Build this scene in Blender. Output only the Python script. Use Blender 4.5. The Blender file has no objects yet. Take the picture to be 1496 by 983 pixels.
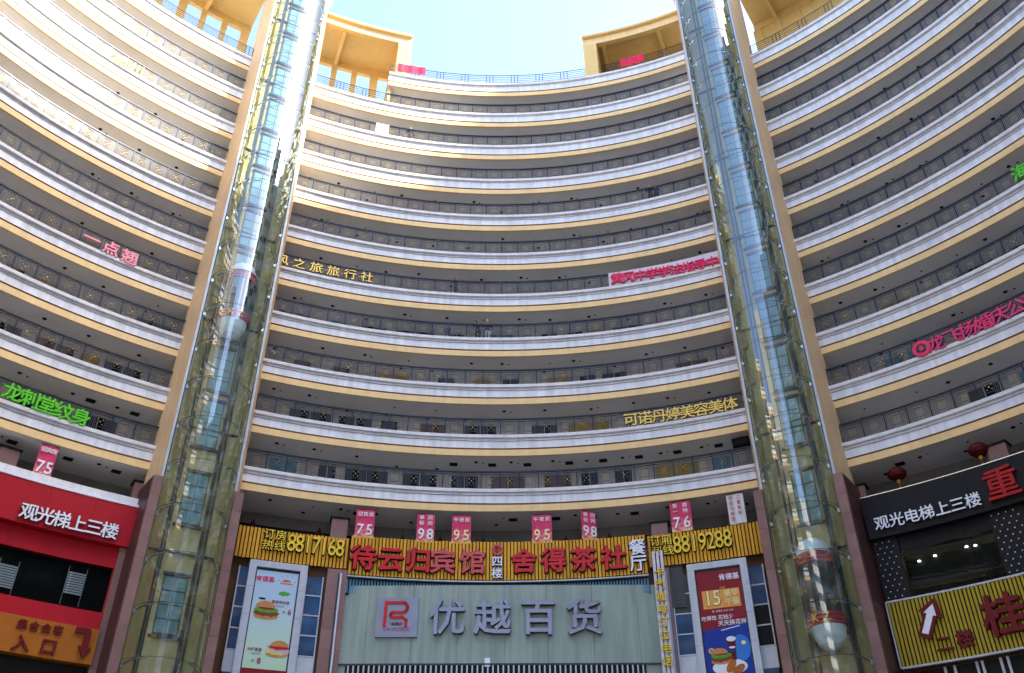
import bpy, math, random
from mathutils import Matrix, Vector
S = bpy.context.scene
C = S.collection
rnd = random.Random(7)
PI = math.pi
# ------------------------------------------------------------------ camera
F_PX, PITCH, ROLL, YAW = 1332.418, 0.609364, -0.002583, -0.052166
CZ = 1.6
cam_d = bpy.data.cameras.new('camera'); cam = bpy.data.objects.new('camera', cam_d); C.objects.link(cam)
cam_d.sensor_width = 36; cam_d.lens = F_PX / 1496 * 36; cam_d.clip_end = 3000
cam.matrix_world = Matrix.Translation((0, 0, CZ)) @ Matrix.Rotation(YAW, 4, 'Z') @ Matrix.Rotation(PI / 2 + PITCH, 4, 'X') @ Matrix.Rotation(ROLL, 4, 'Z')
S.camera = cam
# ------------------------------------------------------------------ sky, sun, exposure
SUN_EL, SUN_AZ = math.radians(42), math.radians(112)          # azimuth clockwise from +Y
W = bpy.data.worlds.new('World'); S.world = W; W.use_nodes = True
nt = W.node_tree; bg = nt.nodes['Background']
sk = nt.nodes.new('ShaderNodeTexSky'); sk.sky_type = 'NISHITA'; sk.sun_disc = False
sk.sun_elevation = SUN_EL; sk.sun_rotation = SUN_AZ; sk.air_density = 0.62; sk.dust_density = 1.8; sk.ozone_density = 0.6
nt.links.new(sk.outputs[0], bg.inputs[0]); bg.inputs[1].default_value = 0.15
sd = bpy.data.lights.new('sun', 'SUN'); sun = bpy.data.objects.new('sun', sd); C.objects.link(sun)
sd.energy = 2.6; sd.angle = math.radians(0.6); sd.color = (1.0, 0.92, 0.81)
sv = Vector((math.sin(SUN_AZ) * math.cos(SUN_EL), math.cos(SUN_AZ) * math.cos(SUN_EL), math.sin(SUN_EL)))
sun.rotation_euler = sv.to_track_quat('Z', 'Y').to_euler(); sun.location = (0, 0, 150)
S.view_settings.view_transform = 'Standard'; S.view_settings.look = 'None'
S.view_settings.exposure = 2.95; S.view_settings.gamma = 1
# ------------------------------------------------------------------ the round court: polar helpers
R0, DC = 31.2216, 13.864            # radius of the gallery edge, court centre ahead of the camera
Z0, H = 20.125, 3.3                 # lower edge of the first gallery band above the eye, storey height
AX = 3.1
def P(th, n, z):                    # degrees, metres in front of the gallery edge, height above the eye
    a = math.radians(th); r = R0 - n
    return Vector((r * math.sin(a), DC + r * math.cos(a), z + CZ))
def FR(th, n, z):                   # frame: x along the wall, y away from the court, z up
    a = math.radians(th); p = P(th, n, z)
    return Matrix(((math.cos(a), math.sin(a), 0, p.x), (-math.sin(a), math.cos(a), 0, p.y), (0, 0, 1, p.z), (0, 0, 0, 1)))
def ray(x, y):
    u = (x - 748) / F_PX; v = (491.5 - y) / F_PX
    c, s = math.cos(ROLL), math.sin(ROLL); u, v = c * u - s * v, s * u + c * v
    dx, dy, dz = u, math.cos(PITCH) - v * math.sin(PITCH), math.sin(PITCH) + v * math.cos(PITCH)
    c, s = math.cos(YAW), math.sin(YAW)
    return c * dx - s * dy, s * dx + c * dy, dz
def at(x, y, n=0.0):                # pixel -> (theta, z) on the cylinder n in front of the gallery edge
    dx, dy, dz = ray(x, y); r = R0 - n
    a = dx * dx + dy * dy; b = -dy * DC; c = DC * DC - r * r
    t = (-b + math.sqrt(b * b - a * c)) / a
    return math.degrees(math.atan2(dx * t, dy * t - DC)), dz * t
DEG = R0 * PI / 180                 # metres per degree at the edge
# ------------------------------------------------------------------ materials
def lin(r, g, b):
    f = lambda c: (c / 255 / 12.92) if c <= 10 else ((c / 255 + 0.055) / 1.055) ** 2.4
    return (f(r), f(g), f(b), 1)
MATS = {}
def mk(name, rgb, rough=0.6, metal=0.0, var=0.12, scale=1.5, streak=0.0, speck=0.0, rand=0.0, bump=0.0, emit=0.0, spec=0.25, line=0.0):
    m = bpy.data.materials.new(name); m.use_nodes = True; MATS[name] = m
    t = m.node_tree; N = t.nodes; L = t.links; b = N['Principled BSDF']
    b.inputs['Roughness'].default_value = rough; b.inputs['Metallic'].default_value = metal
    b.inputs['Specular IOR Level'].default_value = spec
    co = N.new('ShaderNodeTexCoord'); src = None
    base = N.new('ShaderNodeRGB'); base.outputs[0].default_value = rgb if len(rgb) == 4 else (*rgb, 1)
    cur = base.outputs[0]
    def mul(cur, val, lo, hi):
        mr = N.new('ShaderNodeMapRange'); mr.inputs['From Min'].default_value = 0.3; mr.inputs['From Max'].default_value = 0.7
        mr.inputs['To Min'].default_value = lo; mr.inputs['To Max'].default_value = hi; L.new(val, mr.inputs['Value'])
        mx = N.new('ShaderNodeMix'); mx.data_type = 'RGBA'; mx.blend_type = 'MULTIPLY'; mx.inputs[0].default_value = 1
        L.new(cur, mx.inputs[6]); L.new(mr.outputs[0], mx.inputs[7]); return mx.outputs[2]
    def noise(sc, vec=None, detail=4):
        n = N.new('ShaderNodeTexNoise'); n.inputs['Scale'].default_value = sc; n.inputs['Detail'].default_value = detail
        L.new(vec if vec else co.outputs['Object'], n.inputs['Vector']); return n.outputs['Fac']
    if var: cur = mul(cur, noise(scale), 1 - var, 1.0)
    if streak:
        mp = N.new('ShaderNodeMapping'); mp.inputs['Scale'].default_value = (3.2, 3.2, 0.22); L.new(co.outputs['Object'], mp.inputs['Vector'])
        cur = mul(cur, noise(1.0, mp.outputs[0], 6), 1 - streak, 1.0)
    if speck: cur = mul(cur, noise(45, None, 2), 1 - speck, 1 + speck * 0.4)
    if line:
        wv = N.new('ShaderNodeTexWave'); wv.inputs['Scale'].default_value = line; L.new(co.outputs['Object'], wv.inputs['Vector'])
        cur = mul(cur, wv.outputs['Fac'], 0.8, 1.0)
    if rand:
        oi = N.new('ShaderNodeObjectInfo'); mr = N.new('ShaderNodeMapRange')
        mr.inputs['To Min'].default_value = 1 - rand; mr.inputs['To Max'].default_value = 1.0; L.new(oi.outputs['Random'], mr.inputs['Value'])
        mx = N.new('ShaderNodeMix'); mx.data_type = 'RGBA'; mx.blend_type = 'MULTIPLY'; mx.inputs[0].default_value = 1
        L.new(cur, mx.inputs[6]); L.new(mr.outputs[0], mx.inputs[7]); cur = mx.outputs[2]
    L.new(cur, b.inputs['Base Color'])
    if bump:
        bp = N.new('ShaderNodeBump'); bp.inputs['Strength'].default_value = bump; bp.inputs['Distance'].default_value = 0.02
        L.new(noise(scale * 6), bp.inputs['Height']); L.new(bp.outputs[0], b.inputs['Normal'])
    if emit:
        L.new(cur, b.inputs['Emission Color']); b.inputs['Emission Strength'].default_value = emit
    return m
mk('white_paint', (0.85, 0.86, 0.88), 0.55, var=0.10, streak=0.24, scale=0.6)
mk('coping_stone', (0.82, 0.80, 0.79), 0.6, var=0.16, streak=0.12, scale=3)
mk('cream_paint', (0.90, 0.64, 0.30), 0.6, var=0.10, streak=0.10, scale=0.8)
mk('groove_shade', (0.42, 0.22, 0.06), 0.7)  # cream of the recessed groove, with its shade put into the colour
mk('ceiling_paint', (0.84, 0.80, 0.74), 0.8, var=0.12, scale=0.5, bump=0.05)
mk('ribbed_ceiling', (0.86, 0.81, 0.74), 0.8, var=0.1, line=3.0)
mk('gallery_wall', (0.66, 0.62, 0.56), 0.8, var=0.2, scale=0.7)
mk('rail_dark', (0.020, 0.026, 0.038), 0.4, 0.4, var=0.15)
mk('bar_steel', (0.10, 0.105, 0.115), 0.4, 0.3, var=0.1, rand=0.3)
mk('rosette_gold', (0.62, 0.48, 0.27), 0.3, 0.4, var=0.05)
mk('pier_paint', (0.80, 0.56, 0.31), 0.65, var=0.10, streak=0.14, scale=0.5)
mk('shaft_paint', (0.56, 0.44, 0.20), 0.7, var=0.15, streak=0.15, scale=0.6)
mk('pergola_paint', (0.78, 0.54, 0.20), 0.65, var=0.08, streak=0.08, scale=0.5)
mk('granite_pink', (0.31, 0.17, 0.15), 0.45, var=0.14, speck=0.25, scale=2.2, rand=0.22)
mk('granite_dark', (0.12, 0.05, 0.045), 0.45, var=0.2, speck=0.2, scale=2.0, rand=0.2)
mk('steel', (0.55, 0.57, 0.58), 0.25, 0.9, var=0.1, scale=6)
mk('dark_steel', (0.05, 0.055, 0.05), 0.4, 0.5, var=0.2)
mk('aluminium', (0.52, 0.55, 0.59), 0.45, 0.3, var=0.12, streak=0.15, scale=2)
mk('slat_yellow', (0.92, 0.44, 0.02), 0.55, var=0.18, scale=4, streak=0.1, rand=0.25)
mk('slat_olive', (0.46, 0.33, 0.018), 0.5, var=0.12, scale=4, rand=0.15)
mk('dark_board', (0.010, 0.010, 0.011), 0.8, var=0.3)
mk('red_panel', (0.44, 0.003, 0.014), 0.5, var=0.10, scale=0.8, streak=0.08)
mk('red_letter', (0.62, 0.010, 0.014), 0.4, var=0.25, scale=1.5)
mk('brush_red', (0.42, 0.006, 0.010), 0.5, var=0.3, scale=1.5)
mk('faded_red_letter', (0.62, 0.10, 0.10), 0.45, var=0.3, scale=3)
mk('dark_red_letter', (0.15, 0.003, 0.006), 0.5, var=0.2)
mk('orange_panel', (0.42, 0.13, 0.008), 0.5, var=0.14, scale=1.0, streak=0.12)
mk('black_panel', (0.010, 0.010, 0.011), 0.55, var=0.3, scale=0.8, spec=0.2)
mk('store_green', (0.34, 0.42, 0.36), 0.5, var=0.10, scale=0.5, streak=0.30)
mk('chrome_letter', (0.24, 0.24, 0.29), 0.35, 0.3, var=0.15, scale=1.5)
mk('white_letter', (0.80, 0.82, 0.86), 0.4, var=0.05)
mk('yellow_letter', (0.85, 0.60, 0.04), 0.4, var=0.15, scale=3)
mk('gold_letter', (0.82, 0.55, 0.12), 0.35, 0.25, var=0.2, scale=3)
mk('green_letter', (0.11, 0.58, 0.02), 0.4, var=0.15, scale=3)
mk('pink_letter', (0.85, 0.30, 0.36), 0.45, var=0.15, scale=3)
mk('magenta_letter', (0.80, 0.035, 0.12), 0.45, var=0.15, scale=3)
mk('blue_letter', (0.09, 0.06, 0.42), 0.4, var=0.2, scale=3)
mk('letter_side', (0.05, 0.03, 0.02), 0.5)
mk('pale_board', (0.66, 0.62, 0.66), 0.5, var=0.15, scale=3)
mk('banner_pink', (0.62, 0.055, 0.13), 0.7, var=0.35, scale=3.5)
mk('banner_white', (0.72, 0.72, 0.70), 0.7, var=0.15, scale=2.5)
mk('banner_red', (0.75, 0.02, 0.07), 0.7, var=0.25, scale=4)
mk('window_blue', (0.035, 0.13, 0.30), 0.06, 0.0, var=0.6, scale=1.3, rand=0.5, spec=0.9)
mk('window_dark', (0.010, 0.011, 0.012), 0.3, var=0.5, scale=0.8, spec=0.15)
mk('door_teal', (0.16, 0.30, 0.30), 0.12, 0.0, var=0.25, scale=1.2, spec=0.7)
mk('red_paint', (0.50, 0.015, 0.02), 0.4, var=0.2)
mk('lantern_red', (0.09, 0.004, 0.004), 0.55, var=0.25, scale=4)
mk('lantern_dim', (0.09, 0.010, 0.010), 0.7, var=0.3, scale=4)
mk('lantern_gold', (0.60, 0.36, 0.04), 0.4, 0.3)
mk('car_white', (0.72, 0.76, 0.76), 0.3, var=0.08)
mk('car_glass', (0.015, 0.03, 0.03), 0.05, spec=0.8, var=0.3)
mk('skin', (0.48, 0.26, 0.18), 0.6, var=0.05)
mk('hair', (0.015, 0.012, 0.010), 0.6)
for nm, c in (('dark', (0.018, 0.020, 0.028)), ('navy', (0.03, 0.05, 0.12)), ('rust', (0.35, 0.12, 0.05)), ('white', (0.7, 0.7, 0.72)), ('red', (0.45, 0.03, 0.05)), ('denim', (0.07, 0.10, 0.18))):
    mk('cloth_' + nm, c, 0.85, var=0.2, scale=8)
mk('lamp_white', (1.0, 0.95, 0.85), 0.5, var=0, emit=2.0)
mk('podium_wall', (0.20, 0.19, 0.18), 0.8, var=0.3, scale=0.7)
mk('floor_tile', (0.44, 0.41, 0.37), 0.7, var=0.15)
mk('paving', (0.30, 0.28, 0.26), 0.8, var=0.25, scale=0.8)
mk('tower_concrete', (0.42, 0.40, 0.38), 0.8, var=0.2, scale=0.1, streak=0.1)
mk('shop_yellow', (0.55, 0.36, 0.03), 0.5, var=0.4, scale=2)
mk('shop_blue', (0.10, 0.30, 0.42), 0.4, var=0.3, scale=2)
mk('shop_white', (0.62, 0.60, 0.56), 0.5, var=0.2, scale=2)
mk('shop_brown', (0.16, 0.07, 0.03), 0.5, var=0.3, scale=2)
mk('shop_red', (0.35, 0.02, 0.02), 0.5, var=0.3, scale=2)
mk('bun', (0.62, 0.30, 0.09), 0.6, var=0.35, scale=9)
mk('lettuce', (0.10, 0.48, 0.03), 0.6, var=0.5, scale=14)
mk('patty', (0.26, 0.07, 0.025), 0.6, var=0.5, scale=16)
mk('chicken', (0.58, 0.17, 0.03), 0.6, var=0.5, scale=9)
mk('egg', (0.75, 0.62, 0.20), 0.6, var=0.2, scale=6)
mk('print_maroon', (0.24, 0.006, 0.014), 0.4, var=0.08)
mk('print_blue', (0.006, 0.035, 0.30), 0.4, var=0.15, scale=1)
mk('print_sky', (0.03, 0.20, 0.58), 0.4, var=0.1)
mk('print_cola', (0.12, 0.008, 0.010), 0.3, var=0.4, scale=6)
mk('print_orange', (0.80, 0.36, 0.06), 0.4)
mk('print_lemon', (0.85, 0.80, 0.42), 0.4)
mk('print_purple', (0.30, 0.02, 0.12), 0.4)
mk('print_lilac', (0.55, 0.42, 0.62), 0.4)
mk('print_faint', (0.42, 0.46, 0.60), 0.5)
mk('cable', (0.04, 0.05, 0.07), 0.6)
def banner_mat():
    m = MATS['banner_pink']; N = m.node_tree.nodes; L = m.node_tree.links; b = N['Principled BSDF']
    co = N.new('ShaderNodeTexCoord'); sp = N.new('ShaderNodeSeparateXYZ'); L.new(co.outputs['Object'], sp.inputs[0])
    no = N.new('ShaderNodeTexNoise'); no.inputs['Scale'].default_value = 5; L.new(co.outputs['Object'], no.inputs['Vector'])
    ad = N.new('ShaderNodeMath'); ad.operation = 'MULTIPLY_ADD'; ad.inputs[1].default_value = 1.6; L.new(no.outputs[0], ad.inputs[0])
    ng = N.new('ShaderNodeMath'); ng.operation = 'MULTIPLY'; ng.inputs[1].default_value = -0.75; L.new(sp.outputs[2], ng.inputs[0]); L.new(ng.outputs[0], ad.inputs[2])
    rp = N.new('ShaderNodeValToRGB'); e = rp.color_ramp.elements; e[0].position = 0.25; e[0].color = (0.62, 0.045, 0.12, 1); e[1].position = 0.95; e[1].color = (0.80, 0.62, 0.30, 1)
    x = e.new(0.55); x.color = (0.72, 0.16, 0.22, 1)
    L.new(ad.outputs[0], rp.inputs[0]); L.new(rp.outputs[0], b.inputs['Base Color'])
banner_mat()
def grad_mat():
    m = bpy.data.materials.new('print_gradient'); m.use_nodes = True; N = m.node_tree.nodes; L = m.node_tree.links
    co = N.new('ShaderNodeTexCoord'); sp = N.new('ShaderNodeSeparateXYZ'); L.new(co.outputs['Generated'], sp.inputs[0])
    r = N.new('ShaderNodeValToRGB'); e = r.color_ramp.elements
    e[0].position = 0.1; e[0].color = (0.34, 0.60, 0.25, 1); e[1].position = 0.85; e[1].color = (0.42, 0.58, 0.72, 1)
    x = e.new(0.5); x.color = (0.50, 0.68, 0.52, 1)
    L.new(sp.outputs[2], r.inputs[0]); L.new(r.outputs[0], N['Principled BSDF'].inputs['Base Color']); N['Principled BSDF'].inputs['Roughness'].default_value = 0.35
    MATS['print_gradient'] = m
grad_mat()
def glass_mat(name, tint, refl, wob, top):
    m = bpy.data.materials.new(name); m.use_nodes = True; t = m.node_tree; N = t.nodes; L = t.links
    for n in list(N): N.remove(n)
    o = N.new('ShaderNodeOutputMaterial'); mx = N.new('ShaderNodeMixShader'); tr = N.new('ShaderNodeBsdfTransparent'); gl = N.new('ShaderNodeBsdfGlossy')
    tr.inputs[0].default_value = (*tint, 1); gl.inputs['Roughness'].default_value = 0.015; gl.inputs[0].default_value = (0.92, 0.97, 1, 1)
    fr = N.new('ShaderNodeLayerWeight'); fr.inputs[0].default_value = 0.35
    mr = N.new('ShaderNodeMapRange'); mr.inputs['To Min'].default_value = refl; mr.inputs['To Max'].default_value = top
    L.new(fr.outputs['Fresnel'], mr.inputs['Value']); L.new(mr.outputs[0], mx.inputs[0])
    no = N.new('ShaderNodeTexNoise'); no.inputs['Scale'].default_value = 0.9; no.inputs['Detail'].default_value = 1
    co = N.new('ShaderNodeTexCoord'); L.new(co.outputs['Object'], no.inputs['Vector'])
    bp = N.new('ShaderNodeBump'); bp.inputs['Strength'].default_value = wob; bp.inputs['Distance'].default_value = 0.1
    L.new(no.outputs[0], bp.inputs['Height']); L.new(bp.outputs[0], gl.inputs['Normal'])
    L.new(tr.outputs[0], mx.inputs[1]); L.new(gl.outputs[0], mx.inputs[2]); L.new(mx.outputs[0], o.inputs[0])
    MATS[name] = m
glass_mat('tower_glass', (0.84, 0.95, 0.94), 0.13, 0.0, 0.26)
glass_mat('window_glass', (0.50, 0.56, 0.56), 0.004, 0.0, 0.03)
# ------------------------------------------------------------------ mesh helpers
class MB:
    def __init__(s): s.v = []; s.f = []; s.m = []; s.sm = []
    def quad(s, pts, mi=0, smooth=False):
        i = len(s.v); s.v += [tuple(p) for p in pts]; s.f.append(tuple(range(i, i + len(pts)))); s.m.append(mi); s.sm.append(smooth)
    def box(s, x0, x1, y0, y1, z0, z1, mi=0, M=None):
        p = [Vector((x, y, z)) for z in (z0, z1) for y in (y0, y1) for x in (x0, x1)]
        if M: p = [M @ q for q in p]
        i = len(s.v); s.v += [tuple(q) for q in p]
        for f in ((0, 2, 3, 1), (4, 5, 7, 6), (0, 1, 5, 4), (2, 6, 7, 3), (0, 4, 6, 2), (1, 3, 7, 5)):
            s.f.append(tuple(i + k for k in f)); s.m.append(mi); s.sm.append(False)
    def prism(s, poly, z0, z1, mi=0, M=None):     # poly counter-clockwise in xy
        a = [Vector((x, y, z0)) for x, y in poly]; b = [Vector((x, y, z1)) for x, y in poly]
        if M: a = [M @ q for q in a]; b = [M @ q for q in b]
        s.quad(list(reversed(a)), mi); s.quad(b, mi)
        for k in range(len(poly)):
            j = (k + 1) % len(poly); s.quad((a[k], a[j], b[j], b[k]), mi)
    def tube(s, path, r, mi=0, n=6):
        rings = []; path = [Vector(p) for p in path]
        for k, p in enumerate(path):
            d = (path[min(k + 1, len(path) - 1)] - path[max(k - 1, 0)]).normalized()
            u = d.orthogonal().normalized() if abs(d.z) > 0.95 else d.cross(Vector((0, 0, 1))).normalized(); w = d.cross(u)
            i = len(s.v); rings.append(i)
            s.v += [tuple(p + r * (math.cos(a) * u + math.sin(a) * w)) for a in (2 * PI * q / n for q in range(n))]
        for a, b in zip(rings, rings[1:]):
            for q in range(n):
                s.f.append((a + q, a + (q + 1) % n, b + (q + 1) % n, b + q)); s.m.append(mi); s.sm.append(True)
        for i in (rings[0], rings[-1]): s.f.append(tuple(range(i, i + n))); s.m.append(mi); s.sm.append(False)
    def sweep(s, prof, t0, t1, mis=0, step=0.75, closed=True):   # revolve an (n, z) outline about the court
        k = max(1, int(abs(t1 - t0) / step + 0.5)); ths = [t0 + (t1 - t0) * q / k for q in range(k + 1)]
        m = len(prof); segs = m if closed else m - 1
        for j in range(segs):
            (na, za), (nb, zb) = prof[j], prof[(j + 1) % m]; mi = mis[j] if isinstance(mis, (list, tuple)) else mis
            i = len(s.v)
            for th in ths: s.v.append(tuple(P(th, na, za))); s.v.append(tuple(P(th, nb, zb)))
            for q in range(k):
                s.f.append((i + 2 * q, i + 2 * q + 2, i + 2 * q + 3, i + 2 * q + 1)); s.m.append(mi); s.sm.append(True)
        if closed:
            s.quad([P(t0, n, z) for n, z in prof], mis[0] if isinstance(mis, (list, tuple)) else mis)
            s.quad([P(t1, n, z) for n, z in reversed(prof)], mis[0] if isinstance(mis, (list, tuple)) else mis)
    def lathe(s, prof, n=20, mis=0, c=(0, 0)):
        for j in range(len(prof) - 1):
            (ra, za), (rb, zb) = prof[j], prof[j + 1]; mi = mis[j] if isinstance(mis, (list, tuple)) else mis
            i = len(s.v)
            for q in range(n):
                a = 2 * PI * q / n
                s.v.append((c[0] + ra * math.cos(a), c[1] + ra * math.sin(a), za)); s.v.append((c[0] + rb * math.cos(a), c[1] + rb * math.sin(a), zb))
            for q in range(n):
                w = (q + 1) % n
                s.f.append((i + 2 * q, i + 2 * w, i + 2 * w + 1, i + 2 * q + 1)); s.m.append(mi); s.sm.append(True)
    def mesh(s, name, mats):
        me = bpy.data.meshes.new(name); me.from_pydata(s.v, [], s.f)
        me.polygons.foreach_set('material_index', s.m); me.polygons.foreach_set('use_smooth', s.sm)
        for m in (mats if isinstance(mats, (list, tuple)) else [mats]): me.materials.append(MATS[m])
        me.update(); return me
    def build(s, name, mats, parent=None, M=None):
        return put(name, s.mesh(name, mats), parent, M)
def put(name, me, parent=None, M=None):
    o = bpy.data.objects.new(name, me); C.objects.link(o)
    o.matrix_world = M or Matrix.Identity(4)
    if parent:
        o.parent = parent; o.matrix_parent_inverse = WORLD[parent.name].inverted()
    WORLD[o.name] = M or Matrix.Identity(4)
    return o
WORLD = {}
def thing(name, label, cat, M=None, group=None, kind=None):
    o = bpy.data.objects.new(name, None); C.objects.link(o); o.empty_display_size = 0.2
    o.matrix_world = M or Matrix.Identity(4); WORLD[o.name] = M or Matrix.Identity(4)
    tag(o, label, cat, group, kind); return o
def tag(o, label, cat, group=None, kind=None):
    if label: o['label'] = label
    if cat: o['category'] = cat
    if group: o['group'] = group
    if kind: o['kind'] = kind
    return o
# ------------------------------------------------------------------ lettering
GL = {}
def glyph(s, mat, side, bold, depth, narrow=1.0):
    key = (s, mat, side, bold, depth, narrow)
    if key in GL: return GL[key]
    cu = bpy.data.curves.new('glyph', 'FONT'); cu.body = s; cu.size = 1; cu.align_x = 'CENTER'
    cu.extrude = depth / 2; cu.resolution_u = 2
    ob = bpy.data.objects.new('glyph', cu); C.objects.link(ob)
    dg = bpy.context.evaluated_depsgraph_get(); me = bpy.data.meshes.new_from_object(ob.evaluated_get(dg))
    bpy.data.objects.remove(ob); bpy.data.curves.remove(cu)
    # heavier strokes: the glyph repeated with small shifts, each a hair in front of the last
    d = max(bold, 0.0) * 0.55; vs, fs, mi = [], [], []
    for j, (sx, sz) in enumerate(((0, 0), (d, 0), (-d, 0), (0, d), (0, -d), (d * .7, d * .7), (-d * .7, -d * .7)) if d > 0.003 else ((0, 0),)):
        o_ = len(vs); vs += [((v.co.x + sx) * narrow, -v.co.z - 0.0025 * j, v.co.y - 0.36 + sz) for v in me.vertices]
        for p in me.polygons:
            fs.append(tuple(o_ + i for i in p.vertices)); mi.append(0 if abs(p.normal.z) > 0.7 else 1)
    bpy.data.meshes.remove(me)
    me = bpy.data.meshes.new('character'); me.from_pydata(vs, [], fs); me.polygons.foreach_set('material_index', mi)
    me.materials.append(MATS[mat]); me.materials.append(MATS[side]); me.update(); GL[key] = me; return me
def letters(parent, text, a, b, n, size, mat, side='letter_side', bold=0.03, depth=0.12, narrow=1.0, name='character', rim=0.0):
    (ta, za), (tb, zb) = at(*a, n), at(*b, n); k = len(text)
    for i, ch in enumerate(text):
        if ch == ' ': continue
        w = i / (k - 1) if k > 1 else 0
        th, z = ta + (tb - ta) * w, za + (zb - za) * w
        c_ = put(name, glyph(ch, mat, side, bold, depth, narrow), parent, FR(th, n, z) @ Matrix.Scale(size, 4))
        if rim: put('letter_backing', glyph(ch, 'dark_board', 'dark_board', rim, 0.02, narrow), c_, FR(th, n - 0.05, z) @ Matrix.Scale(size, 4))
def flat_text(parent, text, M, x, z, size, mat, bold=0.02, narrow=1.0, name='lettering', y=-0.01):
    return put(name, glyph(text, mat, mat, bold, 0.012 / size, narrow), parent, M @ Matrix.Translation((x, y, z)) @ Matrix.Scale(size, 4))
# ------------------------------------------------------------------ ground
g = MB(); g.quad([(-900, -900, 0), (900, -900, 0), (900, 900, 0), (-900, 900, 0)])
tag(g.build('ground', 'paving'), None, None, None, 'structure')
# ------------------------------------------------------------------ the ring of galleries
PIERS = (-25.8, 32.0); HALF = 4.12
TH_A, TH_B = -155, 168
bld = thing('round_building', 'cream and white ring-shaped building with stacked open galleries around the court', 'building', FR(AX, -4, -CZ))
ROWS = ['lowest gallery, above the hanging banners', 'second gallery up from the slat sign', 'third gallery up from the slat sign',
        'fourth gallery up, where two people lean', 'fifth gallery up from the slat sign', 'sixth gallery up from the slat sign',
        'seventh gallery up, under ribbed ceiling', 'eighth gallery up from the slat sign', 'ninth gallery up, with a white board']
K10A, K10B = -12.35, PIERS[1] - HALF + 0.3
# slab edge outline, (metres in front, height), counter-clockwise seen along the wall
EDGE = [(-0.14, 0.0), (0.0, 0.0), (0.0, 0.37), (-0.07, 0.37), (-0.07, 0.45), (0.03, 0.45), (0.03, 0.93), (0.0, 1.04), (0.16, 1.06), (0.17, 1.24), (-0.05, 1.26), (-0.35, 1.16)]
#        soffit edge  cream   groove x3                 white band                 under coping  coping front/top
EM =   [1, 1, 2, 2, 2, 0, 0, 3, 3, 3, 0, 0]
def gallery(k, ta, tb, top=False):
    z = Z0 + H * k
    e = MB(); e.sweep([(n, z + dz) for n, dz in EDGE], ta, tb, EM)
    slab = e.build('gallery_edge', ['white_paint', 'cream_paint', 'groove_shade', 'coping_stone'], bld)
    c = MB(); c.sweep([(-0.16, z + 0.06), (-3.0, z + 0.06)], ta, tb, 0, closed=False)
    c.build('ceiling', 'ribbed_ceiling' if k == 6 else 'ceiling_paint', slab)
    f = MB(); f.sweep([(-3.0 if not top else -6.0, z + 1.15), (-0.352, z + 1.15)], ta, tb, 0, closed=False)
    f.build('gallery_floor', 'floor_tile', slab)
    if not top:
        w = MB(); w.sweep([(-2.75, z + 1.15), (-2.75, z + H + 0.05)], ta, tb, 0, closed=False)
        w.build('back_wall', 'gallery_wall', slab)
    if k <= 6:
        cb = MB(); a0, a1 = max(ta, -64), min(tb, 70); q = int((a1 - a0) / 1.0)
        cb.tube([P(a0 + (a1 - a0) * i / q, 0.06, z + 0.90 - 0.025 * abs(math.sin(i * 0.9))) for i in range(q + 1)], 0.014, n=4)
        cb.build('light_cable', 'cable', slab)
    return slab
slabs = []
for k in range(10): slabs.append(gallery(k, TH_A, TH_B, k == 9))
# the tenth gallery is closed over by an eleventh in the middle part
w = MB(); z9 = Z0 + H * 9
w.sweep([(-2.75, z9 + 1.15), (-2.75, z9 + H + 0.05)], K10A, K10B, 0, closed=False); w.build('back_wall', 'gallery_wall', slabs[9])
slabs.append(gallery(10, K10A, K10B, True))
w = MB(); w.box(-0.12, 0.12, 0.3, 3.0, 0, H - 1.1, 0, FR(K10A + 0.25, 0, z9 + 1.15)); w.build('end_wall', 'pergola_paint', slabs[10])
# outer mass behind the galleries and roof
o = MB(); o.sweep([(-3.0, Z0 - 6), (-9.5, Z0 - 6), (-9.5, z9 + 1.1), (-3.0, z9 + 1.1)], TH_A, TH_B, 0, step=2); o.build('rear_block', 'tower_concrete', bld)
for a_, b_ in ((100, 168), (-155, -100)):
    o = MB(); o.sweep([(-4.0, z9 + 1.1), (-9.5, z9 + 1.1), (-9.5, 71), (-4.0, 71)], a_, b_, 0, step=2); o.build('unseen_upper_block', 'tower_concrete', bld)  # unseen upper storeys, added to darken the court and raise the mirrored skyline
# fittings of the galleries: downlights under the ceilings, shop fronts on the back walls
dl = MB(); dl.lathe([(0.001, -0.03), (0.10, -0.03), (0.11, 0.0)], 8); DL = dl.mesh('downlight', 'dark_board')
dl = MB(); dl.box(-0.22, 0.22, -0.16, 0.16, -0.05, 0.0); VENT = dl.mesh('ceiling_vent', 'dark_board')
ceil = {k: [c for c in slabs[k].children if c.name.startswith('ceiling')][0] for k in range(11)}
wall = {k: [c for c in slabs[k].children if c.name.startswith('back_wall')][0] for k in range(10)}
def in_pier(th, pad=0.0): return any(abs(th - p) < HALF + pad for p in PIERS)
for k in range(0, 8):
    th = -46.0
    while th < 58:
        th += rnd.uniform(3.2, 4.8)
        if in_pier(th, 1): continue
        # ceiling k hangs over the gallery below the band k
        put('downlight', DL, slabs[k], FR(th, -rnd.choice((0.9, 1.1, 1.9)), Z0 + H * k + 0.059))
        if rnd.random() < 0.5: put('downlight', DL, slabs[k], FR(th + 0.7, -1.0, Z0 + H * k + 0.059) @ Matrix.Scale(0.55, 4))
        if k < 2 and rnd.random() < 0.5: put('ceiling_vent', VENT, slabs[k], FR(th + 1.6, -1.2, Z0 + H * k + 0.059))
kinds = ['window_dark', 'window_dark', 'window_dark', 'shop_white', 'shop_brown', 'shop_blue', 'window_dark', 'shop_yellow']
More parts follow.
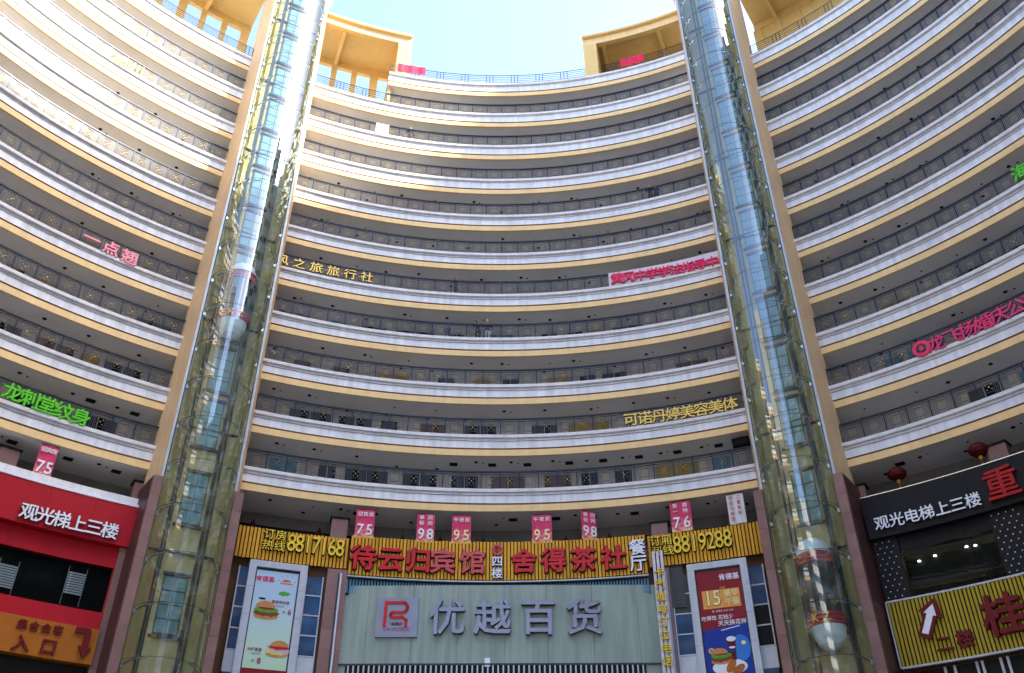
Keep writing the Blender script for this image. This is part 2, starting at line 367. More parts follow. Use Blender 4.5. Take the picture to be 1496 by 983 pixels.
def shop(k, th, wd, hgt, mat, z=None):
    m = MB(); m.box(-wd / 2, wd / 2, -0.07, 0, 0, hgt, 0)
    m.box(-wd / 2 - 0.05, -wd / 2, -0.09, 0, 0, hgt + 0.05, 1); m.box(wd / 2, wd / 2 + 0.05, -0.09, 0, 0, hgt + 0.05, 1); m.box(-wd / 2, wd / 2, -0.09, 0, hgt, hgt + 0.05, 1)
    m.box(-0.02, 0.02, -0.09, -0.071, 0.05, hgt, 1)
    m.build('shop_front', [mat, 'aluminium'], slabs[k], FR(th, -2.745, Z0 + H * k + 1.16))
for k in range(0, 5):
    th = -47.0
    while th < 58:
        wd = rnd.choice((0.95, 0.95, 1.5, 1.9, 2.4)); d = wd / DEG
        gap = rnd.uniform(0.3, 2.2 if k < 2 else (3.0 if k < 4 else 5.0))
        th += gap + d / 2
        if not in_pier(th, 1.6):
            mat = rnd.choice(kinds)
            if k == 2 and -21 < th < 0: mat = rnd.choice(('shop_yellow', 'window_dark', 'shop_yellow', 'shop_brown'))
            if k == 3 and th < -31: mat = rnd.choice(('shop_yellow', 'shop_yellow', 'window_dark'))
            shop(k, th, wd, rnd.choice((2.3, 2.4, 2.55)) if k < 2 else 2.2, mat)
        th += d / 2
# ------------------------------------------------------------------ railings: one thing per gallery, one object per panel
PW = 1.05
pm = MB()
pm.box(-PW / 2 - 0.030, -PW / 2 + 0.030, -0.030, 0.030, 0, 1.02, 0)
pm.box(-PW / 2, PW / 2, -0.012, 0.012, 0.89, 0.93, 0); pm.box(-PW / 2, PW / 2, -0.015, 0.015, 0.06, 0.09, 0)
for x in (-0.44, -0.36, -0.28, 0.28, 0.36, 0.44): pm.box(x - 0.012, x + 0.012, -0.010, 0.010, 0.09, 0.90, 1)
for s in (-1, 1): pm.box(s * 0.21 - 0.010, s * 0.21 + 0.010, -0.011, 0.011, 0.09, 0.90, 1)
for zz in (0.26, 0.74): pm.box(-0.20, 0.20, -0.010, 0.010, zz - 0.010, zz + 0.010, 1)
for (x, zz, r) in ((0, 0.52, 0.034), (-0.12, 0.63, 0.024), (0.12, 0.63, 0.024), (-0.11, 0.39, 0.024), (0.11, 0.39, 0.024)):
    pm.prism([(x + r * math.cos(a), zz + r * math.sin(a)) for a in (2 * PI * q / 7 for q in range(7))], -0.018, 0.018, 2, Matrix.Rotation(PI / 2, 4, 'X'))
PANEL = pm.mesh('railing_panel', ['rail_dark', 'bar_steel', 'rosette_gold'])
def railing(k, segs, label):
    z = Z0 + H * k + 1.26
    t = thing('balcony_railing', label, 'railing', FR(AX, -0.02, z), 'railings of the open galleries')
    for (a, b) in segs:
        hr = MB(); hr.sweep([(-0.055, z + 1.01), (0.025, z + 1.01), (0.025, z + 1.085), (-0.055, z + 1.085)], a, b)
        hr.build('handrail', 'rail_dark', t)
        n = max(1, round((b - a) * DEG / PW)); st = (b - a) / n
        for i in range(n):
            put('railing_panel', PANEL, t, FR(a + st * (i + 0.5), -0.015, z) @ Matrix.Diagonal((st * DEG / PW, 1, 1, 1)))
    return t
VIS = [(-50, 60), (-50, 60), (-52, 62), (-53, 63), (-55, 64), (-56, 65), (-57, 66), (-56, 66), (-54, 64)]
for k in range(9):
    a, b = VIS[k]; e = HALF
    railing(k, [(a, PIERS[0] - e), (PIERS[0] + e, PIERS[1] - e), (PIERS[1] + e, b)], 'dark rosette railing of the ' + ROWS[k])
railing(9, [(K10A, PIERS[1] - HALF)], 'dark rosette railing of the short gallery just below the roof terrace')
def roof_rail(k, a, b, label):
    z = Z0 + H * k + 1.25
    t = thing('roof_railing', label, 'railing', FR((a + b) / 2, -0.02, z), 'roof terrace railings')
    for i, zz in enumerate((0.25, 0.45, 0.65, 0.85, 1.05)):
        q = max(2, int((b - a) / 1.2)); m = MB()
        m.tube([P(a + (b - a) * j / q, -0.02, z + zz) for j in range(q + 1)], 0.026 if i == 4 else 0.016, n=5); m.build('rail', 'rail_dark', t)
    pz = MB(); pz.box(-0.02, 0.02, -0.02, 0.02, 0, 1.05); PM = pz.mesh('post', 'rail_dark')
    th = a
    while th < b:
        for d in ((-0.45, 0, 0.45) if th > a else (0,)):
            if a <= th + d <= b: put('post', PM, t, FR(th + d, -0.02, z))
        th += 3.4
roof_rail(10, K10A + 0.1, K10B - 0.1, 'thin dark railing along the curved roof terrace under the open sky')
roof_rail(9, PIERS[0] + HALF - 0.2, K10A - 0.2, 'thin dark railing under the sunlit yellow pergola beside the terrace')
roof_rail(9, -44, PIERS[0] - HALF, 'thin dark railing under the yellow pergola of the sunlit wing')
roof_rail(9, PIERS[1] + HALF, 48, 'thin dark railing under the orange pergola of the shaded wing')
# ------------------------------------------------------------------ pergolas on the roof
def pergola(a, b, zf, label, front, open_end, solid=False):
    t = thing('roof_pergola', label, 'pergola', FR((a + b) / 2, -2, zf), 'roof pergolas')
    m = MB(); m.sweep([(0.0, 58.10), (0.0, 58.75), (0.25, 58.78), (0.25, 59.0), (-4.0, 59.0), (-4.0, 58.62), (-0.35, 58.62), (-0.35, 58.10)], a, b, [1, 0, 0, 0, 0, 0, 0, 0]); m.build('roof', ['pergola_paint', 'cream_paint'], t)
    w = MB(); w.sweep([(-3.6, 57.95), (-3.6, 58.615), (-3.9, 58.615), (-3.9, 57.95)], a, b); w.build('rear_beam', 'pergola_paint', t)
    st = 2.55; n = int((b - a) / st); i = 0; th = a + 0.3
    while th < b:
        cw = 0.42 if i % 3 else 0.6
        c = MB(); c.box(-cw / 2, cw / 2, 3.62, 3.88, zf, 57.95); c.build('column', 'pergola_paint', t, FR(th, 0, 0))
        if i % 3 == 1:
            bm = MB(); bm.box(-0.14, 0.14, 0.35, 3.6, 58.05, 58.615); bm.build('cross_beam', 'pergola_paint', t, FR(th, 0, 0))
        th += st; i += 1
    p = MB(); p.sweep([(-3.65, zf), (-3.65, zf + 0.9), (-3.85, zf + 0.9), (-3.85, zf)], a, b); p.build('parapet', 'pergola_paint', t)
    if solid:
        p = MB(); p.sweep([(-3.70, zf + 0.9), (-3.70, 57.95), (-3.82, 57.95), (-3.82, zf + 0.9)], a, b); p.build('rear_wall', 'pergola_paint', t)
    if front is not None:
        f = MB(); f.box(-0.5, 0.5, -0.02, 0.8, front, 58.09); f.build('end_pillar', 'pergola_paint', t, FR(open_end, 0, 0))
        f = MB(); f.box(-0.12, 0.12, 0.81, 3.6, front, 58.6); f.build('end_wall', 'pergola_paint', t, FR(open_end + (0.75 if open_end > 0 else -0.75), 0, 0))
ZD9, ZD10 = Z0 + H * 9 + 1.15, Z0 + H * 10 + 1.15
pergola(PIERS[0] + HALF - 0.1, -9.7, ZD9, 'sunlit yellow pergola at the terrace end, next to a glass lift tower', ZD10 + 0.02, -10.6)
pergola(14.4, PIERS[1] - HALF + 0.1, ZD10, 'shaded orange pergola on the terrace with a red cloth on the rail below', ZD10 + 0.02, 15.4, True)
pergola(-46, PIERS[0] - HALF + 0.1, ZD9, 'yellow pergola with a row of sky openings on the sunlit wing', None, None)
pergola(PIERS[1] + HALF - 0.1, 50, ZD9, 'shaded orange pergola beyond the glass tower of the low lift car', None, None, True)
# ------------------------------------------------------------------ glass lift towers
GZ0, GST, GN = 8.42, 2.27, 26
Z_TOP = GZ0 + GST * (GN - 0.9)
def arc(r, a0, a1, n, c=(0, -1.6)):        # local frame: y away from the court, so the glass bulges to -y
    return [(c[0] + r * math.sin(math.radians(a0 + (a1 - a0) * i / n)), c[1] - r * math.cos(math.radians(a0 + (a1 - a0) * i / n))) for i in range(n + 1)]
gp = MB(); pts = arc(1.65, -90, 90, 24)
for (xa, ya), (xb, yb) in zip(pts, pts[1:]): gp.quad([(xa, ya, 0.012), (xb, yb, 0.012), (xb, yb, GST - 0.012), (xa, ya, GST - 0.012)], 0, True)
GLASS = gp.mesh('glass_panel', 'tower_glass')
sr = MB(); sr.tube([(x, y, 0) for x, y in arc(1.655, -90, 90, 24)], 0.012, n=4); SEAM = sr.mesh('glass_seam', 'dark_steel')
br = MB()
br.tube([(x, y, -0.03 - 0.10 * (i / 7) ** 2) for i, (x, y) in enumerate(arc(1.52, 40, 82, 7))], 0.045, n=6)
br.box(-0.09, 0.09, -0.03, 0.03, -0.03, 0.03, 0, Matrix.Translation((*arc(1.58, 40, 41, 1)[0], -0.02)) @ Matrix.Rotation(math.radians(40), 4, 'Z'))
for s in (-0.12, 0.12): br.box(-0.03, 0.03, -0.05, 0.05, -0.02, 0.02, 0, Matrix.Translation((*arc(1.60, 40 + s * 60, 41 + s * 60, 1)[0], 0.06 * (1 if s > 0 else -1))) @ Matrix.Rotation(math.radians(40), 4, 'Z'))
br.box(1.50, 1.62, -1.70, -1.50, -0.22, -0.02)
BR = br.mesh('glass_bracket', 'steel')
ld = MB()
ld.box(-0.55, 0.55, -0.06, 0, 0, 2.7, 1); 
for x0, x1 in ((-0.50, -0.02), (0.02, 0.50)):
    for j in range(4): ld.box(x0, x1, -0.075, -0.061, 0.08 + j * 0.65, 0.66 + j * 0.65, 0)
ld.box(-0.7, 0.7, -0.12, 0, -0.14, -0.02, 1); ld.box(-0.62, 0.62, -0.10, 0, 2.72, 2.86, 1)
DOOR = ld.mesh('landing_door', ['door_teal', 'dark_steel'])
def block_mesh(x0, x1, name='granite_block'):
    m = MB(); g_ = 0.006
    lo, hi = ((x0, -1.9), (x1, -1.9)), ((x0, 0.4), (x1, 0.4)); return m
def tower(thc, label, sgn):
    M = FR(thc, 0, 0); t = thing('lift_tower', label, 'tower', FR(thc, 1.6, -CZ))
    p = MB(); zt = Z_TOP
    for s in (-1, 1):
        poly = [(s * 2.26, 0.6), (s * 2.26, 0.0), (s * 1.80, -1.62), (s * 1.67, -1.62), (s * 1.67, -0.35), (s * 1.67, 0.6)]
        p.prism(poly if s > 0 else list(reversed(poly)), -CZ, zt, 0)
    p.build('pier_wall', 'pier_paint', t, M)
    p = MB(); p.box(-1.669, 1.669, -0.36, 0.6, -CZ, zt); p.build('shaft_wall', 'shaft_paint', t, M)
    for s in (-1, 1):
        e = MB(); e.box(s * 1.735 - 0.06, s * 1.735 + 0.06, -1.70, -1.622, 19.2, zt); e.build('edge_frame', 'aluminium', t, M)
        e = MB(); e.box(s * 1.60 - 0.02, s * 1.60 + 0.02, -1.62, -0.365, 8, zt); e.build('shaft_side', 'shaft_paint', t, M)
    # stone-clad foot
    for s in (-1, 1):
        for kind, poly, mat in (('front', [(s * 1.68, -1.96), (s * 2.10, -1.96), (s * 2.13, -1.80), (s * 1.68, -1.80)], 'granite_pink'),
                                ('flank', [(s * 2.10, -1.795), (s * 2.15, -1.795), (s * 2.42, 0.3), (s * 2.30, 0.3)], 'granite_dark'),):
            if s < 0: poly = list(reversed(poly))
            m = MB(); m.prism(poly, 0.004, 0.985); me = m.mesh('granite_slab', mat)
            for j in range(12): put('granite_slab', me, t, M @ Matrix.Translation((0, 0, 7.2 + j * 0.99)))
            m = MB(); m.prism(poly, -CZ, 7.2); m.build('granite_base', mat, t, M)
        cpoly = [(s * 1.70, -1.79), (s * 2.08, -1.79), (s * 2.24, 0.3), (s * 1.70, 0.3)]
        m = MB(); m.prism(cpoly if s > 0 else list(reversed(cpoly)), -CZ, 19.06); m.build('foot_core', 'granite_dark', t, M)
    for j in range(GN):
        z = GZ0 + j * GST
        put('glass_panel', GLASS, t, M @ Matrix.Translation((0, 0, z))); put('glass_seam', SEAM, t, M @ Matrix.Translation((0, 0, z)))
        put('glass_bracket', BR, t, M @ Matrix.Translation((0, 0, z))); put('glass_bracket', BR, t, M @ Matrix.Translation((0, 0, z)) @ Matrix.Diagonal((-1, 1, 1, 1)))
    lo = MB()
    for (xa, ya), (xb, yb) in zip(pts, pts[1:]): lo.quad([(xa, ya, -CZ), (xb, yb, -CZ), (xb, yb, GZ0 - 0.01), (xa, ya, GZ0 - 0.01)], 0, True)
    lo.build('glass_foot', 'tower_glass', t, M)
    for z in [12.36, 17.6] + [21.75 + 3.3 * i for i in range(12)]: put('landing_door', DOOR, t, M @ Matrix.Translation((0.05, -0.365, z)))
    for x, y, r in ((-0.95, -0.75, 0.05), (0.98, -0.75, 0.05), (0.80, -0.50, 0.07), (-0.78, -0.45, 0.035)):
        gmb = MB(); gmb.box(x - r, x + r, y - r, y + r, -CZ, zt); gmb.build('guide_rail', 'dark_steel', t, M)
    for x in (-0.12, 0.0, 0.12):
        c = MB(); c.tube([(x, -1.0, 17 if sgn > 0 else 33), (x, -1.0, zt)], 0.012, n=4); c.build('lift_rope', 'dark_steel', t, M)
    for z in [9.5 + 6.6 * i for i in range(9)]:
        c = MB(); c.box(-1.6, 1.6, -0.46, -0.37, z, z + 0.10); c.build('shaft_beam', 'dark_steel', t, M)
    c = MB(); c.box(-2.6, 2.6, -2.0, 1.2, 61.6, 64.6); c.box(-2.4, 2.4, -1.9, 1.0, 61.2, 61.6); c.build('tower_head', 'white_paint', t, M)
    return t
tower(PIERS[0], 'glass lift tower with its car high up, stone foot beside the red sign', -1)
tower(PIERS[1], 'glass lift tower with its car low down, stone foot beside the black sign', 1)
def lift_car(thc, zb, hgt, label):
    t = thing('lift_car', label, 'lift', FR(thc, 1.25, zb))
    M = FR(thc, 1.25, zb); r = 0.78
    d = MB(); d.lathe([(0.001, 0.0), (0.25, 0.03), (0.48, 0.2), (0.66, 0.5), (r - 0.02, 0.85), (r, 0.95)], 24); d.build('lower_dome', 'car_white', t, M)
    d = MB(); d.lathe([(r, hgt - 0.8), (r - 0.04, hgt - 0.55), (0.60, hgt - 0.22), (0.34, hgt - 0.05), (0.001, hgt)], 24); d.build('upper_dome', 'car_white', t, M)
    for z0, z1 in ((0.96, 1.52), (hgt - 1.32, hgt - 0.81)):
        q = (z1 - z0) / 3
        for j in range(3):
            b = MB(); b.lathe([(r, z0 + j * q), (r + 0.05, z0 + j * q + 0.02), (r + 0.05, z0 + (j + 1) * q - 0.05), (r, z0 + (j + 1) * q - 0.03)], 24); b.build('red_band', 'red_paint', t, M)
    b = MB(); b.lathe([(r - 0.03, 0.955), (r - 0.03, hgt - 0.805)], 24); b.build('cabin_glass', 'car_glass', t, M)
    for a in range(-75, 90, 30):
        b = MB(); x, y = (r - 0.02) * math.sin(math.radians(a)), -(r - 0.02) * math.cos(math.radians(a)); b.box(x - 0.02, x + 0.02, y - 0.02, y + 0.02, 1.53, hgt - 1.33); b.build('mullion', 'dark_steel', t, M)
    for a, ch in ((-22, 'K'), (12, 'Z')):
        Mr = M @ Matrix.Translation((0.86 * math.sin(math.radians(a)), -0.86 * math.cos(math.radians(a)), 1.24)) @ Matrix.Rotation(math.radians(a), 4, 'Z') @ Matrix.Scale(0.5, 4)
        put('lettering', glyph(ch, 'yellow_letter', 'yellow_letter', 0.03, 0.02), t, Mr)
lift_car(PIERS[1], 11.4, 5.05, 'white-domed capsule lift with red bands low in the glass shaft')
lift_car(PIERS[0], 27.9, 5.0, 'white-domed capsule lift with red bands high in the glass shaft')
# ------------------------------------------------------------------ fourth floor behind the slat sign, and the lower storeys
low = thing('shopping_podium', 'dark recessed shop storeys under the galleries, behind signs and posters', 'building', FR(AX, -3, -CZ))
m = MB(); m.sweep([(-2.8, 17.2), (-2.8, Z0 + 0.05)], -60, 66, 0, closed=False); m.build('back_wall', 'podium_wall', low)
m = MB(); m.sweep([(-2.72, 19.0), (-2.60, 19.0), (-2.60, 19.45), (-2.72, 19.45)], -60, 66); m.build('roller_shutter_box', 'dark_board', low)
m = MB(); m.sweep([(-0.4, 17.1), (-3.4, 17.1)], -60, 66, 0, closed=False); m.build('terrace_floor', 'paving', low)
m = MB(); m.sweep([(-0.45, -CZ), (-0.45, 17.2)], -60, 66, 0, closed=False); m.build('wall', 'shop_brown', low)
cp = MB(); cp.box(-0.42, 0.42, -0.3, 0.3, 0, 1.2, 0); cp.box(-0.5, 0.5, -0.38, 0.38, 1.2, 1.28, 1); CPM = cp.mesh('column_top', ['granite_pink', 'dark_board'])
for px in ((495, 773), (965, 779), (8, 672), (205, 722), (1255, 727), (1462, 666)):
    th, z = at(*px, -0.9); put('column_top', CPM, low, FR(th, -0.9, z - 0.75))
lan = MB(); lan.lathe([(0.06, 0.62), (0.22, 0.60), (0.40, 0.45), (0.46, 0.30), (0.40, 0.14), (0.22, 0.0), (0.10, -0.02)], 12, 0)
lan.lathe([(0.001, 0.70), (0.07, 0.69), (0.07, 0.61)], 8, 1); lan.lathe([(0.09, -0.02), (0.10, -0.12), (0.06, -0.20), (0.001, -0.22)], 8, 1)
lan.tube([(0, 0, 0.69), (0, 0, 1.05)], 0.01, 1, 4)
for q in range(8):
    a = q * PI / 4; lan.tube([(0.02 * math.cos(a), 0.02 * math.sin(a), -0.2), (0.05 * math.cos(a), 0.05 * math.sin(a), -0.55)], 0.008, 1, 3)
LM = lan.mesh('lantern', ['lantern_red', 'lantern_gold']); LM2 = lan.mesh('lantern', ['lantern_dim', 'dark_board'])
for px, n, sc, lb in (((1308, 684), -0.6, 1.0, 'round red paper lantern with gold tassel above the white characters of the black sign'), ((1427, 650), -0.6, 1.0, 'round red paper lantern with gold tassel beside a pink column top')):
    th, z = at(*px, n); tag(put('lantern', LM, None, FR(th, n, Z0 - 0.99)), lb, 'lantern', 'red lanterns')
for px, lb in (((370, 762), 'beside the stone pier of the high lift car'), ((467, 772), 'beside the pink column top'), ((588, 782), 'between the 75 banner and the full 98 banner'),
               ((643, 786), 'between the full 98 banner and a yellow 95 banner'), ((706, 786), 'behind the round emblem of the slat sign'),
               ((827, 786), 'between the lone yellow 95 banner and the twisted banner'), ((890, 780), 'between the twisted banner and the 76 banner')):
    th, z = at(*px, -2.3); tag(put('lantern', LM2, None, FR(th, -2.3, Z0 - 1.62) @ Matrix.Diagonal((0.5, 0.5, 1.55, 1))), 'dim dark-red lantern ' + lb, 'lantern', 'dim lanterns behind the slat sign')
# ------------------------------------------------------------------ the yellow slat signs
def slat_sign(label, segs, pitch, width, mat, depth=0.09):
    t = thing('slat_sign', label, 'sign', FR((segs[0][0] + segs[-1][1]) / 2, 0.1, segs[0][2]))
    for a, b, z0, z1, n in segs:
        bk = MB(); bk.sweep([(n - 0.12, z0 + 0.03), (n - 0.06, z0 + 0.03), (n - 0.06, z1 - 0.06), (n - 0.12, z1 - 0.06)], a, b); bk.build('backing', 'dark_board', t)
        sm = MB(); sm.box(-width / 2, width / 2, -depth / 2, depth / 2, 0, z1 - z0); me = sm.mesh('slat', mat)
        k = int((b - a) * DEG / pitch)
        for i in range(k): put('slat', me, t, FR(a + (b - a) * (i + 0.5) / k, n, z0 + rnd.uniform(-0.012, 0.012)))
    return t
ss = slat_sign('long curved sign of yellow wooden slats with red brush characters', [(-21.55, -11.1, 16.62, 18.2, 0.02), (-11.0, 16.95, 16.28, 18.3, 0.22), (17.05, 27.75, 16.66, 18.3, 0.02)], 0.178, 0.125, 'slat_yellow')
m = MB(); m.sweep([(0.16, 16.16), (0.30, 16.16), (0.30, 16.22), (0.16, 16.22)], -11.0, 16.95); m.build('bottom_trim', 'aluminium', ss)
m = MB(); m.sweep([(-0.1, 15.3), (0.0, 15.3), (0.0, 16.15), (-0.1, 16.15)], -11.0, 16.95); m.build('lower_screen', 'dark_board', ss)
sb = MB(); sb.box(-0.04, 0.04, -0.03, 0.03, 0, 0.7); SBM = sb.mesh('screen_bar', 'shop_blue')
for i in range(100): put('screen_bar', SBM, ss, FR(-10.9 + 27.7 * i / 99, 0.05, 15.4))
N1, N2 = 0.16, 0.36
for ch, px in zip('订房热线', ((393.9, 780), (410.8, 782.5), (390.9, 796), (408.5, 798.3))): letters(ss, ch, px, px, N1, 0.56, 'yellow_letter', bold=0.02, rim=0.14)
letters(ss, '8817168', (426, 792.5), (496.8, 800.4), N1, 1.28, 'yellow_letter', bold=0.012, narrow=0.72, rim=0.06)
for ch, px in zip('订厢热线', ((957.4, 790.7), (973.7, 789), (960.6, 804.6), (976.6, 804))): letters(ss, ch, px, px, N1 + (0.2 if px[0] < 960 else 0), 0.56, 'yellow_letter', bold=0.02, rim=0.14)
letters(ss, '8819288', (989.5, 795.6), (1063.2, 785.7), N1, 1.28, 'yellow_letter', bold=0.012, narrow=0.72, rim=0.06)
letters(ss, '待云归', (530.4, 815), (610.5, 819.5), N2, 1.36, 'red_letter', bold=0.05, depth=0.14, rim=0.10)
letters(ss, '宾馆', (647, 821), (690.3, 821.5), N2, 1.36, 'faded_red_letter', 'red_letter', bold=0.04, depth=0.14, rim=0.09)
letters(ss, '舍得茶社', (765.2, 820.4), (896.4, 815.4), N2, 1.34, 'red_letter', bold=0.05, depth=0.14, rim=0.10)
letters(ss, '四', (726.3, 820.4), (726.3, 820.4), N2, 0.58, 'white_letter', rim=0.12); letters(ss, '楼', (726.2, 837.6), (726.2, 837.6), N2, 0.58, 'white_letter', rim=0.12)
letters(ss, '餐', (931.1, 799.8), (931.1, 799.8), N2, 0.88, 'white_letter', bold=0.035, rim=0.11); letters(ss, '厅', (932.9, 823), (932.9, 823), N2, 0.88, 'white_letter', bold=0.035, rim=0.11)
th, z = at(726.3, 803.5, N2); m = MB(); m.lathe([(0.20, 0.0), (0.20, 0.08), (0.29, 0.08), (0.29, 0.0)], 20); m.build('round_emblem', 'faded_red_letter', ss, FR(th, N2, z) @ Matrix.Rotation(PI / 2, 4, 'X'))
letters(ss, '印', (726.3, 803.5), (726.3, 803.5), N2, 0.36, 'red_letter')
# second slat sign, on the other wing
s2 = slat_sign('olive-yellow slatted sign with a red arrow, under the black shop sign', [(36.65, 52, 10.55, 13.28, 0.25)], 0.165, 0.105, 'slat_olive', 0.05)
for zz, n2 in ((13.28, 0.30), (10.47, 0.30)):
    m = MB(); m.sweep([(0.12, zz), (n2, zz), (n2, zz + 0.08), (0.12, zz + 0.08)], 36.6, 52); m.build('trim', 'aluminium', s2)
m = MB(); m.box(-0.03, 0.03, -0.1, 0.1, 10.5, 13.3); m.build('trim', 'aluminium', s2, FR(36.6, 0.25, 0))
letters(s2, '二', (1379.5, 940.5), (1379.5, 940.5), 0.36, 0.72, 'dark_red_letter', 'dark_red_letter', bold=0.03, depth=0.16); letters(s2, '楼', (1410, 933), (1410, 933), 0.36, 0.72, 'dark_red_letter', 'dark_red_letter', bold=0.05, depth=0.16)
letters(s2, '桂', (1468, 898), (1468, 898), 0.36, 1.75, 'dark_red_letter', 'dark_red_letter', bold=0.045, depth=0.16)
def arrow_shape(w, hw, L, hl): return [(-w, 0), (w, 0), (w, L - hl), (hw, L - hl), (0, L), (-hw, L - hl), (-w, L - hl)]
th, z = at(1352, 932, 0.36); Ma = FR(th, 0.36, z) @ Matrix.Rotation(math.radians(27), 4, 'Y') @ Matrix.Rotation(PI / 2, 4, 'X')
m = MB(); m.prism(arrow_shape(0.26, 0.50, 1.75, 0.75), 0, 0.12); m.build('arrow', 'dark_red_letter', s2, Ma)
m = MB(); m.prism(arrow_shape(0.13, 0.26, 1.30, 0.46), 0, 0.03); m.build('arrow_face', 'white_letter', s2, Ma @ Matrix.Translation((0, 0.15, 0.125)))
# ------------------------------------------------------------------ the department store sign
AXR = math.radians(AX); OFF = 0.9
MS = FR(AX, OFF, 0)
st = thing('store_sign', 'pale green panelled department store sign with silver characters', 'sign', MS @ Matrix.Translation((0, 0, 12)))
xs = [-7.85, -6.4, -4.2, -2.0, 0.25, 2.35, 4.55, 6.75, 8.1]
for a, b in zip(xs, xs[1:]):
    m = MB(); m.box(a + 0.006, b - 0.006, 0, 0.5, 12.0, 15.78); m.build('sign_panel', 'store_green', st, MS)
m = MB(); m.box(-8.2, 8.4, 0.05, 0.45, 11.35, 11.99); m.build('lower_panel', 'store_green', st, MS)
m = MB(); m.box(-7.95, 8.2, -0.05, 0.0, 11.93, 11.995); m.build('drip_edge', 'dark_steel', st, MS)
def on_sign(x, y):
    d = Vector(ray(x, y)); a = Vector((math.sin(AXR), math.cos(AXR), 0)); o_ = Vector((0, DC, 0)) + a * (R0 - OFF)
    t_ = o_.dot(a) / d.dot(a); wv = d * t_ - o_
    return wv.dot(Vector((math.cos(AXR), -math.sin(AXR), 0))), wv.z
for ch, px in zip('优越百货', ((653.8, 904), (719.8, 904), (786.6, 904), (853.7, 904))):
    x, z = on_sign(*px); put('character', glyph(ch, 'chrome_letter', 'letter_side', 0.034, 0.13), st, MS @ Matrix.Translation((x, -0.16, z)) @ Matrix.Scale(1.82, 4))
m = MB(); m.box(-5.95, -3.93, -0.16, -0.004, 13.2, 15.12); pl = m.build('logo_plate', 'chrome_letter', st, MS)
def stroke(path, r, y, mat, parent, M): 
    for (xa, za), (xb, zb) in zip(path, path[1:]):
        L_ = math.hypot(xb - xa, zb - za); q = MB(); q.box(-r, L_ + r, -0.05, 0, -r, r)
        q.build('logo_stroke', mat, parent, M @ Matrix.Translation((xa, y, za)) @ Matrix.Rotation(-math.atan2(zb - za, xb - xa), 4, 'Y'))
lx, lz = -5.95, 13.2
stroke([(lx + 0.42, lz + 0.56), (lx + 0.44, lz + 1.66)], 0.075, -0.165, 'red_letter', pl, MS)
stroke([(lx + 0.50, lz + 1.66), (lx + 1.25, lz + 1.66)], 0.070, -0.166, 'red_letter', pl, MS)
stroke([(lx + 1.25 + 0.24 * math.sin(a), lz + 1.42 + 0.24 * math.cos(a)) for a in (PI * q / 6 for q in range(7))], 0.068, -0.167, 'red_letter', pl, MS)
stroke([(lx + 1.25, lz + 1.18), (lx + 0.82, lz + 1.18)], 0.066, -0.168, 'red_letter', pl, MS)
stroke([(lx + 0.82 - 0.12 * math.sin(a), lz + 1.06 + 0.12 * math.cos(a)) for a in (PI * q / 5 for q in range(6))], 0.064, -0.169, 'red_letter', pl, MS)
stroke([(lx + 0.82, lz + 0.94), (lx + 1.25, lz + 0.94), (lx + 1.45, lz + 0.80), (lx + 1.45, lz + 0.56)], 0.070, -0.170, 'red_letter', pl, MS)
flat_text(pl, '飞鹏集团', MS, lx + 0.95, lz + 0.62, 0.17, 'dark_red_letter', y=-0.17); flat_text(pl, 'VANKEBESI', MS, lx + 1.0, lz + 0.38, 0.26, 'print_purple', 0.0, y=-0.17)
x, z = on_sign(712, 968); m = MB(); m.box(x - 0.13, x + 0.13, -0.012, -0.003, z - 0.18, z + 0.22); m.build('paper_notice', 'white_letter', st, MS)
gr = thing('window_grille', 'dark window with upright pale bars below the green store sign', 'grille', MS @ Matrix.Translation((0, 0, 9)))
m = MB(); m.box(-7.2, 6.9, 0.3, 0.4, -CZ, 11.34); m.build('dark_opening', 'window_dark', gr, MS)
m = MB(); m.box(-0.035, 0.035, -0.03, 0.03, 9.0, 11.9); BM = m.mesh('bar', 'aluminium')
for i in range(58): put('bar', BM, gr, MS @ Matrix.Translation((-7.1 + 13.9 * i / 57, -0.02, 0)))
m = MB(); m.box(-7.25, 6.95, -0.10, -0.065, 8.95, 9.05); m.build('bottom_rail', 'aluminium', gr, MS)
m = MB(); m.box(-7.25, 6.95, 0.002, 0.048, 9.0, 11.92); m.build('dark_backing', 'dark_board', gr, MS)
# vertical cafe sign
th0, _ = at(966, 870, 0.45); cs = thing('vertical_sign', 'narrow upright cafe sign with yellow characters on pale strips', 'sign', FR(th0, 0.45, 10))
m = MB()
for x in (-0.2, 0.0, 0.2): m.box(x - 0.07, x + 0.07, -0.02, 0.03, 9.5, 17.3)
m.build('pale_strips', 'pale_board', cs, FR(th0, 0.42, 0))
_, za = at(963, 836, 0.5); _, zb = at(975, 966, 0.5)
for i, ch in enumerate('卡門咖啡订位电话'):
    put('character', glyph(ch, 'yellow_letter', 'letter_side', 0.03, 0.12), cs, FR(th0, 0.50, za + (zb - za) * i / 7) @ Matrix.Scale(0.50, 4))
